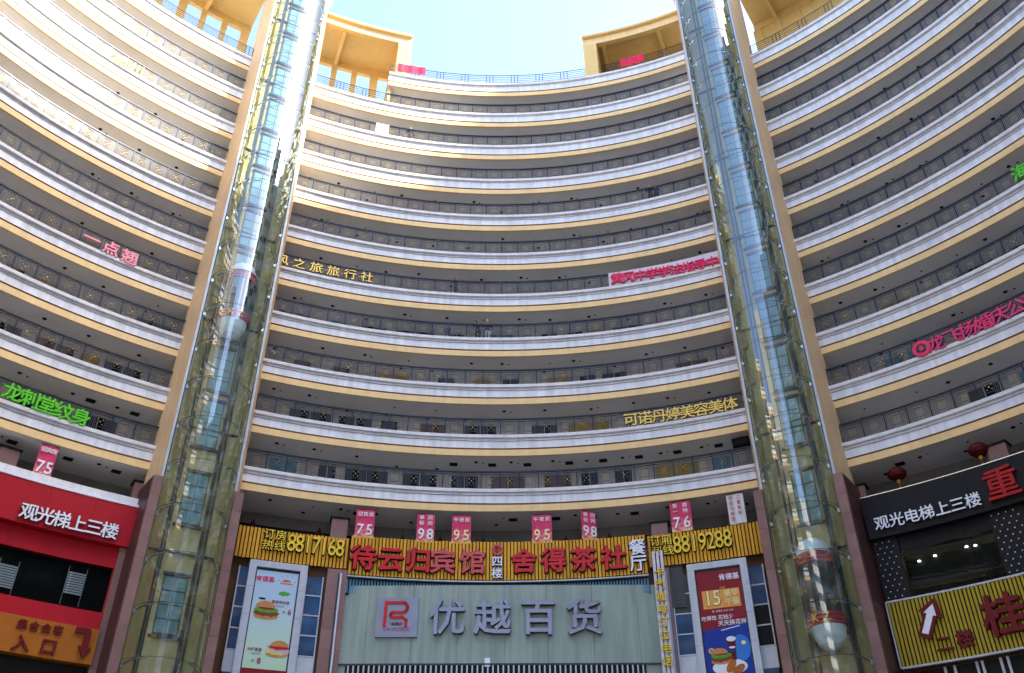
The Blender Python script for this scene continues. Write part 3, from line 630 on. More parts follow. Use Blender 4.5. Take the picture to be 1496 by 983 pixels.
# ------------------------------------------------------------------ hanging price banners
def banner(x0, x1, yt, yb, top, num, label, mat='banner_pink', nmat='white_letter', tilt=0.0):
    (ta, za), (tb, zb) = at(x0, yt, -0.1), at(x1, yt, -0.1); _, zl = at((x0 + x1) / 2, yb, -0.1); zt = (za + zb) / 2 
    th = (ta + tb) / 2; wd = (tb - ta) * DEG; hg = zt - zl + 0.1
    M = FR(th, -0.1, zl - 0.1) @ Matrix.Rotation(math.radians(tilt), 4, 'Z'); t = thing('hanging_banner', label, 'banner', M, 'price banners')
    c = MB(); nx, nz = 6, 8
    for i in range(nx):
        for j in range(nz):
            g_ = lambda a, b: (-wd / 2 + wd * a / nx, 0.04 * math.sin(2.2 * PI * a / nx) * (1 - 0.6 * b / nz), hg * b / nz)
            c.quad([g_(i, j), g_(i + 1, j), g_(i + 1, j + 1), g_(i, j + 1)], 0, True)
    c.build('cloth', mat, t, M)
    m = MB(); m.tube([(-wd / 2 - 0.03, 0, hg + 0.01), (wd / 2 + 0.03, 0, hg + 0.01)], 0.015, n=5); m.build('hanging_rod', 'dark_steel', t, M)
    if num:
        for i, d in enumerate(num): flat_text(t, d, M, wd * (-0.24 + 0.5 * i), hg * 0.30, hg * 0.52, nmat, 0.02, 0.9, y=-0.06)
        n = len(top); per = 3 if n <= 3 else 2
        for i, ch in enumerate(top): flat_text(t, ch, M, wd * ((i % per) - (per - 1) / 2) * (0.30 if per == 3 else 0.48), hg * (0.86 - 0.19 * (i // per)) - (0.05 if n <= 3 else 0), 0.27, 'white_letter', 0.015, y=-0.06)
    else:
        for i, ch in enumerate(top): flat_text(t, ch, M, wd * (-0.25 if i < 5 else 0.2), hg * (0.88 - 0.18 * (i % 5)), 0.22, 'red_letter', 0.0, y=-0.06)
banner(521.4, 548.7, 744.7, 783.5, '迎宾房', '75', 'pink hanging banner reading 75 over the slat sign phone number')
banner(610, 635.7, 751, 790, '单间标间', '98', 'pink hanging banner with a full 98 over the red brush characters')
banner(661, 688.5, 753, 791.5, '午夜房', '95', 'pink banner with yellow 95 hanging next to the full 98 banner', nmat='print_lemon')
banner(776.8, 805.7, 752, 791, '午夜房', '95', 'pink banner with yellow 95 hanging alone above the tea-house characters', nmat='print_lemon')
banner(847.5, 871.5, 747, 786, '单间标间', '98', 'twisted pink hanging banner with 98 half turned away', tilt=28)
banner(977.5, 1007.7, 733, 774, '客房一特', '76', 'pink hanging banner reading 76 over the other phone number')
banner(1060, 1085, 722, 763, '待云归宾馆二周年庆', '', 'white hanging banner with small red characters near the stone pier', mat='banner_white')
banner(60, 88, 651, 697, '迎宾房', '75', 'pink hanging banner reading 75 above the red shop sign')
# ------------------------------------------------------------------ poster bays beside the store sign
def window_bay(x0, x1, yt, yb, y, label, rows, mats, sill=True):
    ta, _ = at(x0, y, -0.2); tb, _ = at(x1, y, -0.2); _, zt = at((x0 + x1) / 2, yt, -0.2); _, zb = at((x0 + x1) / 2, yb, -0.2)
    th = (ta + tb) / 2; wd = (tb - ta) * DEG; M = FR(th, -0.2, 0); hh = (zt - zb) / rows
    t = thing('tall_window', label, 'window', FR(th, -0.2, zb))
    for i in range(rows):
        m = MB(); m.box(-wd / 2, wd / 2, 0, 0.04, zb + i * hh + 0.03, zb + (i + 1) * hh - 0.03); m.build('pane', mats[i % len(mats)], t, M)
        m = MB(); m.box(-wd / 2, wd / 2, -0.05, 0.05, zb + i * hh - 0.03, zb + i * hh + 0.03); m.build('transom', 'aluminium', t, M)
    for s in (-1, 1):
        m = MB(); m.box(s * (wd / 2 + 0.03) - 0.03, s * (wd / 2 + 0.03) + 0.03, -0.06, 0.05, zb - 1.0, zt); m.build('jamb', 'aluminium', t, M)
    if sill:
        m = MB(); m.box(-wd / 2, wd / 2, -0.03, 0.05, zb - 1.0, zb - 0.04); m.build('apron_panel', 'aluminium', t, M)
    m = MB(); m.box(-wd / 2, wd / 2, -0.02, 0.05, zb - 4.0, zb - 1.01); m.build('lower_pane', 'window_blue', t, M)
window_bay(342, 359, 826, 950, 880, 'narrow blue window between a stone pier and the pale burger poster', 4, ['window_blue'])
window_bay(443, 466, 842, 960, 890, 'narrow blue window between the pale burger poster and the store sign', 4, ['window_blue'])
window_bay(986, 1010, 839, 958, 890, 'narrow window with a grey shutter beside the red poster', 4, ['window_blue', 'window_blue', 'dark_steel', 'dark_steel'])
window_bay(1096, 1122, 825, 945, 880, 'narrow blue window between the red poster and a stone pier', 4, ['window_dark', 'window_dark', 'window_blue', 'window_blue'])
sh = MB()
for i in range(26): sh.box(-0.36, 0.36, -0.03, 0.0, i * 0.088, i * 0.088 + 0.06)
th, z = at(991, 875, -0.1); tag(sh.build('roller_shutter', 'bar_steel', None, FR(th, -0.13, z - 0.4)), 'grey slatted shutter closed over a window beside the red poster', 'shutter')
def stone_pilaster(x0, x1, y, label):
    ta, _ = at(x0, y, 0.1); tb, _ = at(x1, y, 0.1); th = (ta + tb) / 2; wd = (tb - ta) * DEG; M = FR(th, 0.1, 0)
    t = thing('stone_pilaster', label, 'pilaster', FR(th, 0.1, -CZ))
    m = MB(); m.box(-wd / 2, wd / 2, -0.05, 0.5, 0.004, 0.985); me = m.mesh('granite_slab', 'granite_pink')
    for j in range(8): put('granite_slab', me, t, M @ Matrix.Translation((0, 0, 8.6 + j * 0.99)))
    m = MB(); m.box(-wd / 2, wd / 2, -0.05, 0.5, -CZ, 8.6); m.build('granite_base', 'granite_pink', t, M)
    m = MB(); m.tube([(wd * 0.18, -0.14, -CZ), (wd * 0.18, -0.14, 16.3)], 0.06); m.build('drain_pipe', 'aluminium', t, M)
    m = MB(); m.box(wd * 0.05, wd * 0.12, -0.09, -0.055, -CZ, 16.3); m.build('joint_strip', 'dark_steel', t, M)
stone_pilaster(471, 501, 900, 'pink granite pilaster with a drain pipe at the edge of the green store sign')
stone_pilaster(968, 984, 900, 'slim pink granite pilaster behind the upright cafe sign')
def poster_frame(xa, xb, yt, th_fix, label, base):
    ta, zt1 = at(xa, yt[0], 0.15); tb, zt2 = at(xb, yt[1], 0.15); th = (ta + tb) / 2; wd = (tb - ta) * DEG; zt = (zt1 + zt2) / 2; zb = 8.6
    M = FR(th, 0.15, 0); t = thing('poster_lightbox', label, 'poster', FR(th, 0.15, zb)); fw = 0.34
    for s in (-1, 1):
        for j in range(6):
            h0 = zb + (zt - zb) * j / 6; h1 = zb + (zt - zb) * (j + 1) / 6
            m = MB(); m.box(s * (wd / 2 - fw / 2) - fw / 2, s * (wd / 2 - fw / 2) + fw / 2, -0.06, 0.45, h0 + 0.006, h1 - 0.006); m.build('frame_panel', 'aluminium', t, M)
    for a, b in ((-wd / 2 + fw + 0.003, -0.003), (0.003, wd / 2 - fw - 0.003)):
        m = MB(); m.box(a, b, -0.055, 0.45, zt - 0.32, zt - 0.006); m.build('frame_panel', 'aluminium', t, M)
    x0, x1 = -wd / 2 + fw + 0.06, wd / 2 - fw - 0.06
    m = MB(); m.box(-wd / 2 + fw, wd / 2 - fw, 0.10, 0.45, zb, zt - 0.33); m.build('box_back', 'dark_steel', t, M)
    m = MB(); m.box(x0, x1, 0.05, 0.095, zb + 0.02, zt - 0.45); pr = m.build('print', base, t, M)
    return t, pr, M @ Matrix.Translation((0, 0.05, 0)), x0, x1, zb + 0.02, zt - 0.45
def disc(parent, M, x, z, rx, rz, mat, y=-0.004, a0=0, a1=360, rot=0, name='print_shape', n=22):
    p = [(rx * math.cos(math.radians(a0 + (a1 - a0) * i / n)), rz * math.sin(math.radians(a0 + (a1 - a0) * i / n))) for i in range(n if a1 - a0 >= 360 else n + 1)]
    m = MB(); m.prism(p, 0, 0.003); return m.build(name, mat, parent, M @ Matrix.Translation((x, y, z)) @ Matrix.Rotation(math.radians(rot), 4, 'Y') @ Matrix.Rotation(PI / 2, 4, 'X'))
def frill(parent, M, x, z, rx, rz, mat, y, seed):
    r_ = random.Random(seed); n = 44
    p = [(rx * math.cos(2 * PI * i / n) * (1 + r_.uniform(-0.07, 0.07)), rz * math.sin(2 * PI * i / n) * (1 + r_.uniform(-0.28, 0.28))) for i in range(n)]
    m = MB(); m.prism(p, 0, 0.003); m.build('print_shape', mat, parent, M @ Matrix.Translation((x, y, z)) @ Matrix.Rotation(PI / 2, 4, 'X'))
def burger(pr, M, x, z, s, y, seed, egg=False):
    disc(pr, M, x, z - 0.20 * s, 0.56 * s, 0.16 * s, 'bun', y); frill(pr, M, x, z - 0.05 * s, 0.58 * s, 0.17 * s, 'egg' if egg else 'patty', y - 0.004, seed)
    if egg: disc(pr, M, x + 0.05 * s, z + 0.08 * s, 0.60 * s, 0.16 * s, 'print_lilac', y - 0.008, rot=10); frill(pr, M, x + 0.08 * s, z + 0.14 * s, 0.52 * s, 0.10 * s, 'red_letter', y - 0.012, seed + 1)
    else: frill(pr, M, x, z + 0.10 * s, 0.56 * s, 0.13 * s, 'lettuce', y - 0.008, seed + 1); frill(pr, M, x, z + 0.16 * s, 0.40 * s, 0.06 * s, 'shop_red', y - 0.012, seed + 2)
    disc(pr, M, x + (0.08 if egg else -0.08) * s, z + 0.20 * s, 0.46 * s, 0.30 * s, 'bun', y - 0.016, 0, 180)
t, pr, M, x0, x1, z0, z1 = poster_frame(367, 450, (814, 829), None, 'pale blue-green restaurant poster with two burgers in a metal frame', 'print_gradient')
wd = x1 - x0; yz = lambda yy: at(400, yy, 0.1)[1]
flat_text(pr, '肯德基', M, x0 + wd * 0.22, z1 - 0.42, 0.30, 'magenta_letter', 0.02)
disc(pr, M, x0 + wd * 0.74, z1 - 0.58, 0.30, 0.22, 'red_letter', -0.004, 0, 180); flat_text(pr, '动力早餐', M, x0 + wd * 0.74, z1 - 0.50, 0.14, 'white_letter')
for a in range(20, 180, 35):
    q = MB(); q.box(0.38, 0.44, -0.004, 0, -0.012, 0.012); q.build('print_shape', 'dark_board', pr, M @ Matrix.Translation((x0 + wd * 0.74, -0.004, z1 - 0.56)) @ Matrix.Rotation(-math.radians(a), 4, 'Y'))
frill(pr, M, x0 + wd * 0.72, z1 - 1.05, 0.28, 0.10, 'lettuce', -0.004, 91)
zb1 = yz(895); zb2 = yz(950)
burger(pr, M, x0 + wd * 0.36, zb1, 1.02, -0.008, 11); burger(pr, M, x0 + wd * 0.74, zb2, 0.92, -0.008, 31, True)
disc(pr, M, x0 + wd * 0.22, zb1 + 0.62, 0.18, 0.05, 'dark_board')
flat_text(pr, '香嫩烤肉堡', M, x0 + wd * 0.66, yz(879), 0.17, 'print_purple', 0.01); flat_text(pr, '+ 经典组合', M, x0 + wd * 0.62, yz(884.5), 0.11, 'print_faint', 0.0)
flat_text(pr, '￥', M, x0 + wd * 0.77, yz(893), 0.17, 'print_purple'); flat_text(pr, '6', M, x0 + wd * 0.90, yz(892), 0.38, 'print_purple', 0.03)
flat_text(pr, '大虾蛋堡', M, x0 + wd * 0.22, yz(951), 0.17, 'print_purple', 0.01); flat_text(pr, '+ 经典组合', M, x0 + wd * 0.25, yz(957), 0.11, 'print_faint', 0.0)
flat_text(pr, '￥', M, x0 + wd * 0.22, yz(968), 0.17, 'print_purple'); flat_text(pr, '8', M, x0 + wd * 0.36, yz(967), 0.38, 'print_purple', 0.03)
q = MB(); q.box(x0, x1, -0.004, -0.001, z0, yz(979)); q.build('print_shape', 'print_maroon', pr, M)
t, pr, M, x0, x1, z0, z1 = poster_frame(1003, 1089, (826, 813), None, 'red and blue restaurant poster with a large 15 in a metal frame', 'print_maroon')
wd = x1 - x0; yz = lambda yy: at(1060, yy, 0.1)[1]
zs = yz(915); q = MB(); q.prism([(x0, z0), (x1, z0), (x1, zs + 0.12), (x0, zs - 0.12)], 0.001, 0.004); q.build('print_shape', 'print_blue', pr, M @ Matrix.Rotation(PI / 2, 4, 'X'))
flat_text(pr, '肯德基', M, x0 + wd * 0.74, z1 - 0.36, 0.33, 'white_letter', 0.03)
q = MB(); q.box(x0 + wd * 0.08, x0 + wd * 0.93, -0.004, -0.001, yz(887), yz(860)); q.build('print_shape', 'print_orange', pr, M)
flat_text(pr, '15', M, x0 + wd * 0.31, yz(871), 1.05, 'print_maroon', 0.06, 0.82, y=-0.008); flat_text(pr, '15', M, x0 + wd * 0.31, yz(871), 1.02, 'print_lemon', 0.03, 0.82, y=-0.014)
flat_text(pr, '豪华', M, x0 + wd * 0.74, yz(866.5), 0.36, 'print_lemon', 0.02, y=-0.012); flat_text(pr, '午餐', M, x0 + wd * 0.74, yz(879), 0.36, 'print_lemon', 0.02, y=-0.012); flat_text(pr, '元起', M, x0 + wd * 0.56, yz(858), 0.14, 'print_orange', y=-0.012)
flat_text(pr, '周一至周五 10:30-13:30', M, x0 + wd * 0.5, yz(891.5), 0.10, 'white_letter', 0.0)
flat_text(pr, '吃得饱 花钱少', M, x0 + wd * 0.36, yz(901), 0.24, 'white_letter', 0.015); flat_text(pr, '天天换花样', M, x0 + wd * 0.68, yz(910), 0.27, 'white_letter', 0.02, y=-0.014)
q = MB(); q.box(-0.45, 0.45, -0.004, 0, -0.02, 0.02); q.build('print_shape', 'white_letter', pr, M @ Matrix.Translation((x0 + wd * 0.62, -0.006, yz(918))) @ Matrix.Rotation(math.radians(-9), 4, 'Y'))
disc(pr, M, x0 + wd * 0.80, yz(948), 0.42, 0.60, 'print_sky', -0.008); disc(pr, M, x0 + wd * 0.50, yz(975), 0.80, 0.36, 'white_letter', -0.012)
cx, cz0, cz1 = x0 + wd * 0.60, yz(966), yz(934)
q = MB(); q.prism([(cx - 0.13, cz0), (cx + 0.13, cz0), (cx + 0.20, cz1), (cx - 0.20, cz1)], 0.015, 0.018); q.build('print_shape', 'print_cola', pr, M @ Matrix.Rotation(PI / 2, 4, 'X'))
disc(pr, M, cx, cz1, 0.22, 0.12, 'white_letter', -0.020); disc(pr, M, cx, (cz0 + cz1) / 2 + 0.1, 0.15, 0.05, 'white_letter', -0.020); disc(pr, M, cx, (cz0 + cz1) / 2 - 0.02, 0.15, 0.06, 'print_blue', -0.019)
burger(pr, M, x0 + wd * 0.34, yz(960), 0.86, -0.022, 51)
disc(pr, M, x0 + wd * 0.53, yz(974), 0.34, 0.17, 'chicken', -0.045, rot=-55); disc(pr, M, x0 + wd * 0.68, yz(980), 0.34, 0.17, 'chicken', -0.049, rot=-35)
disc(pr, M, x0 + wd * 0.14, yz(949), 0.14, 0.13, 'print_lemon', -0.022); flat_text(pr, '新', M, x0 + wd * 0.14, yz(949), 0.20, 'red_letter', y=-0.03); disc(pr, M, x0 + wd * 0.86, yz(941), 0.11, 0.09, 'print_lemon', -0.012)
# ------------------------------------------------------------------ red shop front on one wing
rs = thing('red_shop_sign', 'red curved shop sign box with white characters above dark windows', 'sign', FR(-36, 0.35, 16))
def panels(parent, name, a, b, z0, z1, n0, n1, mat, w=1.9):
    k = max(1, round((b - a) * DEG / w))
    for i in range(k):
        m = MB(); c = 0.004 / DEG; m.sweep([(n1, z0), (n0, z0), (n0, z1), (n1, z1)][::-1] if n0 < n1 else [(n1, z0), (n0, z0), (n0, z1), (n1, z1)], a + (b - a) * i / k + c, a + (b - a) * (i + 1) / k - c)
        m.build(name, mat, parent)
panels(rs, 'sign_panel', -52, -29.85, 16.0, 17.93, 0.40, -0.2, 'red_panel')
m = MB(); m.sweep([(-0.2, 17.94), (0.44, 17.94), (0.44, 18.06), (-0.2, 18.06)], -52, -29.85); m.build('white_trim', 'white_letter', rs)
letters(rs, '观光梯上三楼', (42, 748), (160, 776), 0.50, 0.78, 'white_letter', bold=0.035, depth=0.14)
ps = thing('terrace_parapet', 'grey stone parapet of blocks above the red shop sign', 'parapet', FR(-36, 0, 18.1))
panels(ps, 'coping_stone', -52, -29.9, 18.22, 18.52, 0.05, -0.5, 'coping_stone', 1.0)
m = MB(); m.sweep([(-0.45, 18.07), (0.0, 18.07), (0.0, 18.215), (-0.45, 18.215)], -52, -29.9); m.build('dark_base', 'dark_board', ps)
sf = thing('red_shop_facade', 'red and dark-glazed shop front below the curved red sign', 'shop front', FR(-36, 0, 12))
panels(sf, 'red_band', -52, -30.5, 15.08, 15.99, -0.05, -0.4, 'red_panel', 2.5); panels(sf, 'red_band', -52, -30.7, 12.22, 13.0, 0.1, -0.4, 'red_panel', 2.5)
m = MB(); m.sweep([(0.0, 12.3), (0.05, 12.3), (0.05, 15.08), (0.0, 15.08)], -30.75, -30.5); m.build('red_jamb', 'red_panel', sf)
m = MB(); m.sweep([(-0.42, 13.0), (-0.42, 15.08)], -52, -30.7, 0, closed=False); m.build('dark_interior', 'window_dark', sf)
k = 7
for i in range(k):
    a, b = -52 + 21.25 * i / k, -52 + 21.25 * (i + 1) / k; m = MB(); m.sweep([(-0.04, 13.02), (-0.04, 15.06)], a + 0.03, b - 0.03, 0, closed=False); m.build('pane', 'window_glass', sf)
bl = MB()
for i in range(9): bl.box(-0.36, 0.36, -0.01, 0.01, i * 0.11, i * 0.11 + 0.07)
for s in (-1, 1): bl.box(s * 0.38 - 0.008, s * 0.38 + 0.008, -0.01, 0.01, -0.5, 1.2, 0)
BL = bl.mesh('slat_ladder', 'white_letter')  # white slats in a ladder shape, set behind the glass panes
for px in ((109, 853), (8, 842)):
    th, z = at(*px, -0.2); put('slat_ladder', BL, sf, FR(th, -0.2, z - 0.45))
orr = thing('orange_entrance_sign', 'orange sign with dark red characters and a bent arrow', 'sign', FR(-36, 0.3, 10.7))
panels(orr, 'sign_panel', -48, -30.65, 10.72, 12.2, 0.36, -0.1, 'orange_panel', 2.4)
letters(orr, '集合会客', (33, 911.5), (85, 921), 0.42, 0.42, 'dark_red_letter', 'dark_red_letter', bold=0.03)
letters(orr, '入口', (31, 939.5), (71, 945), 0.42, 0.70, 'dark_red_letter', 'dark_red_letter', bold=0.05)
th, z = at(124, 940, 0.42); Ma = FR(th, 0.42, z) @ Matrix.Rotation(PI / 2, 4, 'X')
m = MB(); m.prism([(-0.5, 0.62), (-0.5, 0.38), (-0.10, 0.38), (-0.10, -0.15), (-0.25, -0.15), (0.02, -0.62), (0.29, -0.15), (0.14, -0.15), (0.14, 0.52), (0.04, 0.62)], 0, 0.1); m.build('bent_arrow', 'dark_red_letter', orr, Ma)
stone_pilaster(150, 172, 900, 'pink granite pilaster between the red shop front and the lift tower foot')
m = MB(); m.sweep([(-0.2, -CZ), (-0.2, 10.7)], -52, -30.6, 0, closed=False); m.build('lower_glazing', 'window_dark', sf)
# ------------------------------------------------------------------ black shop front on the other wing
bs = thing('black_shop_sign', 'black curved shop sign with white characters and one red brush character', 'sign', FR(42, 0.35, 16))
panels(bs, 'sign_panel', 36.55, 58, 16.2, 18.22, 0.40, -0.2, 'black_panel', 2.4)
m = MB(); m.sweep([(0.36, 18.23), (0.42, 18.23), (0.42, 18.27), (0.36, 18.27)], 36.55, 58); m.build('edge_strip', 'steel', bs)
letters(bs, '观光电梯上三楼', (1288.5, 764), (1422, 731), 0.50, 0.68, 'white_letter', bold=0.03)
letters(bs, '重', (1464, 706), (1464, 706), 0.50, 1.5, 'brush_red', 'dark_red_letter', bold=0.03, depth=0.12)
bf = thing('black_shop_facade', 'black shop front with dotted columns and dark windows under the black sign', 'shop front', FR(42, 0, 13))
panels(bf, 'lintel', 38.6, 58, 15.55, 16.19, -0.05, -0.5, 'black_panel', 2.6)
dot = MB(); dot.lathe([(0.03, 0.0), (0.02, 0.02), (0.001, 0.025)], 6); DOTM = dot.mesh('stud', 'white_letter')
for a, b in ((36.6, 38.6), (45.9, 48.6)):
    m = MB(); m.sweep([(0.02, 13.4), (0.12, 13.4), (0.12, 16.19), (0.02, 16.19)], a, b); m.build('dotted_column', 'black_panel', bf)
    for j in range(11):
        for i in range(int((b - a) * DEG / 0.3)):
            put('stud', DOTM, bf, FR(a + 0.25 + (i + 0.5 * (j % 2)) * 0.3 / DEG, 0.122, 13.55 + j * 0.25) @ Matrix.Rotation(PI / 2, 4, 'X'))
m = MB(); m.sweep([(-0.40, 13.35), (-0.40, 15.55)], 38.6, 58, 0, closed=False); m.build('dark_interior', 'window_dark', bf)
for i in range(8):
    a = 38.6 + i * 1.5; m = MB(); m.sweep([(-0.06, 13.4), (-0.06, 15.5)], a + 0.03, a + 1.47, 0, closed=False); m.build('pane', 'window_glass', bf)
for px in ((1412, 799), (1425, 797), (1366, 812), (1313, 824), (1343, 820)):
    th, z = at(*px, -0.3); m = MB(); m.lathe([(0.001, -0.02), (0.07, 0.0), (0.05, 0.04)], 8); m.build('ceiling_lamp', 'lamp_white', bf, FR(th, -0.3, z))
m = MB(); m.sweep([(-0.2, -CZ), (-0.2, 10.4)], 36.6, 58, 0, closed=False); m.build('lower_glazing', 'window_dark', bf)
mm = MB(); mm.box(-0.05, 0.05, -0.05, 0.05, 6, 10.4); MU = mm.mesh('mullion', 'aluminium')
for th in (39.6, 40.3, 41.9, 42.3, 43.6, 44.1): put('mullion', MU, bf, FR(th, -0.12, 0))
# ------------------------------------------------------------------ letter signs hung on the gallery railings
def rail_sign(label, text, a, b, size, mat, side='letter_side', bold=0.03, n=0.16, extra=None, board=None):
    th, z = at(*a, n); t = thing('rail_lettering', label, 'sign', FR(th, n, z))
    if board:
        ta, za = at(*a, n - 0.08); tb, zb = at(*b, n - 0.08); m = MB(); pad = 0.6 * size / DEG
        m.sweep([(n - 0.12, za - size * 0.6), (n - 0.08, za - size * 0.6), (n - 0.08, za + size * 0.6), (n - 0.12, za + size * 0.6)], ta - pad, tb + pad); m.build('board', board, t)
    letters(t, text, a, b, n, size, mat, side, bold)
    if extra: letters(t, text, a, b, n + 0.08, size * 0.97, extra, extra, -0.006, 0.02)
    return t
rail_sign('bright green tattoo-parlour characters on a railing above the red shop sign', '龙刺堂纹身', (18, 573.5), (118, 610), 0.92, 'green_letter', 'green_letter', 0.035)
rail_sign('three fat pink characters on a railing of the sunlit wing', '一点翘', (134.3, 349.5), (189, 376.5), 0.92, 'pink_letter', 'pink_letter', 0.05)
rail_sign('gold travel-agency characters on a railing next to the glass tower', '风之旅旅行社', (412, 379.5), (536, 405.5), 0.80, 'gold_letter', bold=0.02)
rail_sign('magenta school characters on a pale board hung on a railing', '黄冈中学学法指导中心', (901.2, 406.8), (1058.5, 378.5), 0.84, 'magenta_letter', 'magenta_letter', 0.035, board='pale_board')
rail_sign('gold beauty-salon characters on a railing beside the glass tower', '可诺丹婷美容美体', (922, 613.4), (1066.6, 590.6), 0.86, 'gold_letter', bold=0.025)
t = rail_sign('red wedding-company characters with a round emblem on a railing', '龙飞扬婚庆公司', (1368, 502), (1509, 437), 0.88, 'magenta_letter', 'blue_letter', 0.04)
th, z = at(1347, 510, 0.16); m = MB(); m.lathe([(0.26, 0.0), (0.26, 0.1), (0.44, 0.1), (0.44, 0.0)], 22); m.lathe([(0.001, 0.08), (0.12, 0.08), (0.12, 0.0)], 12); m.build('round_emblem', 'magenta_letter', t, FR(th, 0.16, z) @ Matrix.Rotation(PI / 2, 4, 'X'))
rail_sign('bright green character on a railing of the shaded wing', '海龙', (1492, 251), (1516, 240), 0.95, 'green_letter', 'green_letter', 0.05)
rail_sign('small yellow characters on a high sunlit railing', '发业川', (172, 86.5), (201, 101), 0.78, 'yellow_letter', 'yellow_letter', 0.04)
def rail_cloth(x0, x1, y, hg, mat, label, cat, n=0.06, dz=0.0, name='rail_banner'):
    ta, za = at(x0, y, n); tb, zb = at(x1, y, n); m = MB(); z = (za + zb) / 2 + dz
    k = 8
    for i in range(k):
        f = lambda j: (ta + (tb - ta) * j / k, n + 0.03 * math.sin(j * 1.9))
        (a, na), (b, nb) = f(i), f(i + 1); m.quad([P(a, na, z - hg / 2), P(b, nb, z - hg / 2), P(b, nb, z + hg / 2), P(a, na, z + hg / 2)], 0, True)
    return tag(m.build(name, mat), label, cat)
rail_cloth(581, 622, 101, 0.85, 'banner_red', 'red cloth banner on the terrace railing beside the sunlit pergola', 'banner')
rail_cloth(906, 941, 88, 0.85, 'banner_red', 'red cloth banner on the terrace railing below the shaded pergola', 'banner')
rail_cloth(549, 568, 188, 0.95, 'white_letter', 'plain white board on a high sunlit railing', 'board', 0.10, name='notice_board')
m = MB(); m.box(-0.45, 0.45, -0.25, 0.25, -0.55, -0.12); m.box(-0.05, 0.05, -0.05, 0.05, -0.12, 0.0); m.box(-0.38, 0.38, -0.30, -0.251, -0.50, -0.17)
th, z = at(1083, 648, -0.8); tag(m.build('loudspeaker', 'dark_board', None, FR(th, -0.8, Z0 + H + 0.055)), 'black loudspeaker hanging from the lowest gallery ceiling next to the tower', 'loudspeaker')
# ------------------------------------------------------------------ people at the railings
def person(px, k, label, top, legs, hat=None, arms='down', turn=0.0, hgt=1.68):
    th, _ = at(px, {8: 205, 6: 290, 4: 430, 3: 498}[k], -0.3)
    M = FR(th, -0.32, Z0 + H * k + 1.15) @ Matrix.Rotation(turn, 4, 'Z') @ Matrix.Scale(hgt / 1.68, 4)
    vs, rad, ed = [], [], []
    def chain(pts, root=None):
        prev = root
        for x, y, z, r in pts:
            vs.append((x, y, z)); rad.append(r); i = len(vs) - 1
            if prev is not None: ed.append((prev, i))
            prev = i
        return prev
    pel = chain([(0, 0, 0.93, 0.135)]); waist = chain([(0, 0, 1.08, 0.12), (0, -0.01, 1.25, 0.145), (0, -0.01, 1.36, 0.12)], pel); neck = chain([(0, -0.01, 1.44, 0.052)], waist)
    for s in (-1, 1):
        chain([(s * 0.095, 0, 0.84, 0.09), (s * 0.10, -0.02, 0.48, 0.062), (s * 0.10, 0.02, 0.10, 0.042), (s * 0.105, -0.10, 0.035, 0.035)], pel)
        if arms == 'rail': chain([(s * 0.19, 0, 1.34, 0.055), (s * 0.27, -0.06, 1.10, 0.045), (s * 0.12, -0.30, 1.16, 0.032), (s * 0.05, -0.36, 1.15, 0.028)], waist)
        else: chain([(s * 0.19, 0, 1.34, 0.055), (s * 0.24, 0.02, 1.08, 0.045), (s * 0.23, -0.06, 0.84, 0.034), (s * 0.22, -0.09, 0.75, 0.03)], waist)
    me = bpy.data.meshes.new('body'); me.from_pydata(vs, ed, [])
    ob = bpy.data.objects.new('body', me); C.objects.link(ob)
    md = ob.modifiers.new('s', 'SKIN'); sv_ = me.skin_vertices[0].data
    for i, r in enumerate(rad): sv_[i].radius = (r, r * (0.75 if i < 4 else 1))
    sv_[0].use_root = True; ss_ = ob.modifiers.new('d', 'SUBSURF'); ss_.levels = 1
    dg = bpy.context.evaluated_depsgraph_get(); bm = bpy.data.meshes.new_from_object(ob.evaluated_get(dg)); bpy.data.objects.remove(ob)
    bm.materials.clear()
    for q in (top, legs, 'skin', 'dark_board'): bm.materials.append(MATS[q])
    for p in bm.polygons:
        z = p.center.z; x = abs(p.center.x); p.use_smooth = True
        p.material_index = 3 if z < 0.07 else (2 if (z > 1.41 or (x > 0.18 and z < 0.80) or (arms == 'rail' and p.center.y < -0.30 and z > 1)) else (1 if z < 0.92 and x < 0.19 else 0))
    bm.name = 'person'; o = put('person', bm, None, M); tag(o, label, 'person', 'people at the railings')
    hd = MB(); hd.lathe([(0.001, 1.46), (0.05, 1.465), (0.075, 1.52), (0.082, 1.58), (0.078, 1.63), (0.05, 1.675), (0.001, 1.685)], 12)
    hd.v = [(x, y * 1.15 - 0.015, z) for x, y, z in hd.v]; h_ = hd.build('head', 'skin', o, M)
    nz = MB(); nz.prism([(-0.014, -0.105), (0.014, -0.105), (0.008, -0.135), (-0.008, -0.135)][::-1], 1.55, 1.58); nz.build('nose', 'skin', h_, M)
    hr = MB(); hr.lathe([(0.086, 1.57), (0.090, 1.63), (0.062, 1.69), (0.001, 1.705)], 12); hr.v = [(x, y * 1.15 + 0.005, z + (0.02 if y < 0 else -0.03)) for x, y, z in hr.v]
    hr.build('hair' if not hat else 'hat', hat or 'hair', h_, M)
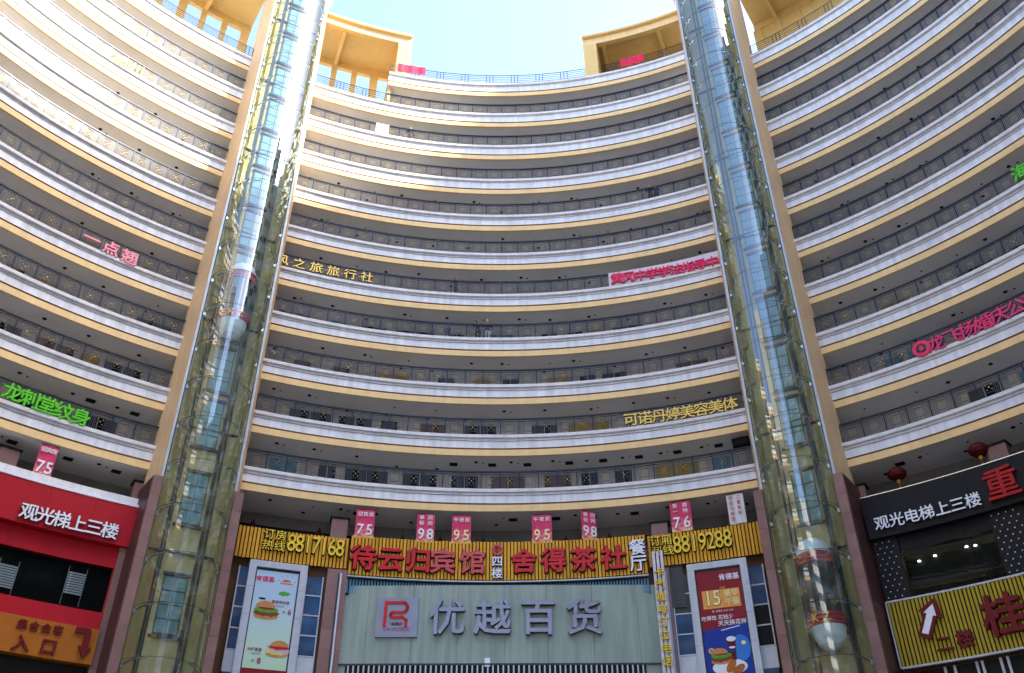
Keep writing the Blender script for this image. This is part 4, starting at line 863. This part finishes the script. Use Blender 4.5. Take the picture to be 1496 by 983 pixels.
person(598, 8, 'person in dark jacket standing at a high sunlit railing', 'cloth_dark', 'cloth_rust')
person(951, 6, 'person in dark clothes at the railing, taller of a pair', 'cloth_dark', 'cloth_dark', arms='rail')
person(959, 6, 'person in navy clothes at the railing, shorter of a pair', 'cloth_navy', 'cloth_dark', arms='rail', turn=0.4, hgt=1.58)
person(665, 4, 'person in dark blue clothes walking alone along a gallery', 'cloth_navy', 'cloth_dark', turn=1.2, hgt=1.72)
person(698, 3, 'person in dark jacket with folded arms leaning on the rail', 'cloth_dark', 'cloth_dark', arms='rail', hgt=1.74)
person(712, 3, 'person in white cap and dark top leaning on the rail', 'cloth_dark', 'cloth_white', hat='white_letter', arms='rail', hgt=1.70)
person(653, 3, 'short person in blue clothes behind the railing bars', 'cloth_denim', 'cloth_navy', hgt=1.35)
# ------------------------------------------------------------------ unseen high-rises: east pair added to cast the shade, street pair mirrored in glass
def highrise(poly, top, label, floors=True):
    t = thing('unseen_high_rise', label, 'building', Matrix.Translation((*poly[0], 0)))
    m = MB(); m.prism(poly, 0, top); m.build('wall', 'tower_concrete', t)
    for k in range(2, int(top / 3.4), 1):
        c = [sum(p[0] for p in poly) / len(poly), sum(p[1] for p in poly) / len(poly)]
        q = [(c[0] + (x - c[0]) * 1.004, c[1] + (y - c[1]) * 1.004) for x, y in poly]
        b = MB(); b.prism(q, k * 3.4, k * 3.4 + 1.3); b.build('window_band', 'window_dark', t)
highrise([(53, -32), (86, 0), (66, 18.5), (33, -11)], 111.6, 'unseen concrete high-rise added outside the ring to shade the galleries')  # invented block, its roof edge laid out to cast the shadow line
highrise([(58.5, 22), (62, 19.7), (66.6, 19.2), (90, 40), (75, 60)], 111.6, 'unseen five-sided high-rise added and shaped to cut off the sun')  # added block, its corner set to end the sunlit stretch of wall
highrise([(-80, -95), (-30, -95), (-30, -68), (-80, -68)], 78, 'broad concrete block across the street, on the far side of a gap')
highrise([(10, -95), (62, -95), (62, -68), (10, -68)], 84, 'taller concrete block across the street beside a gap')
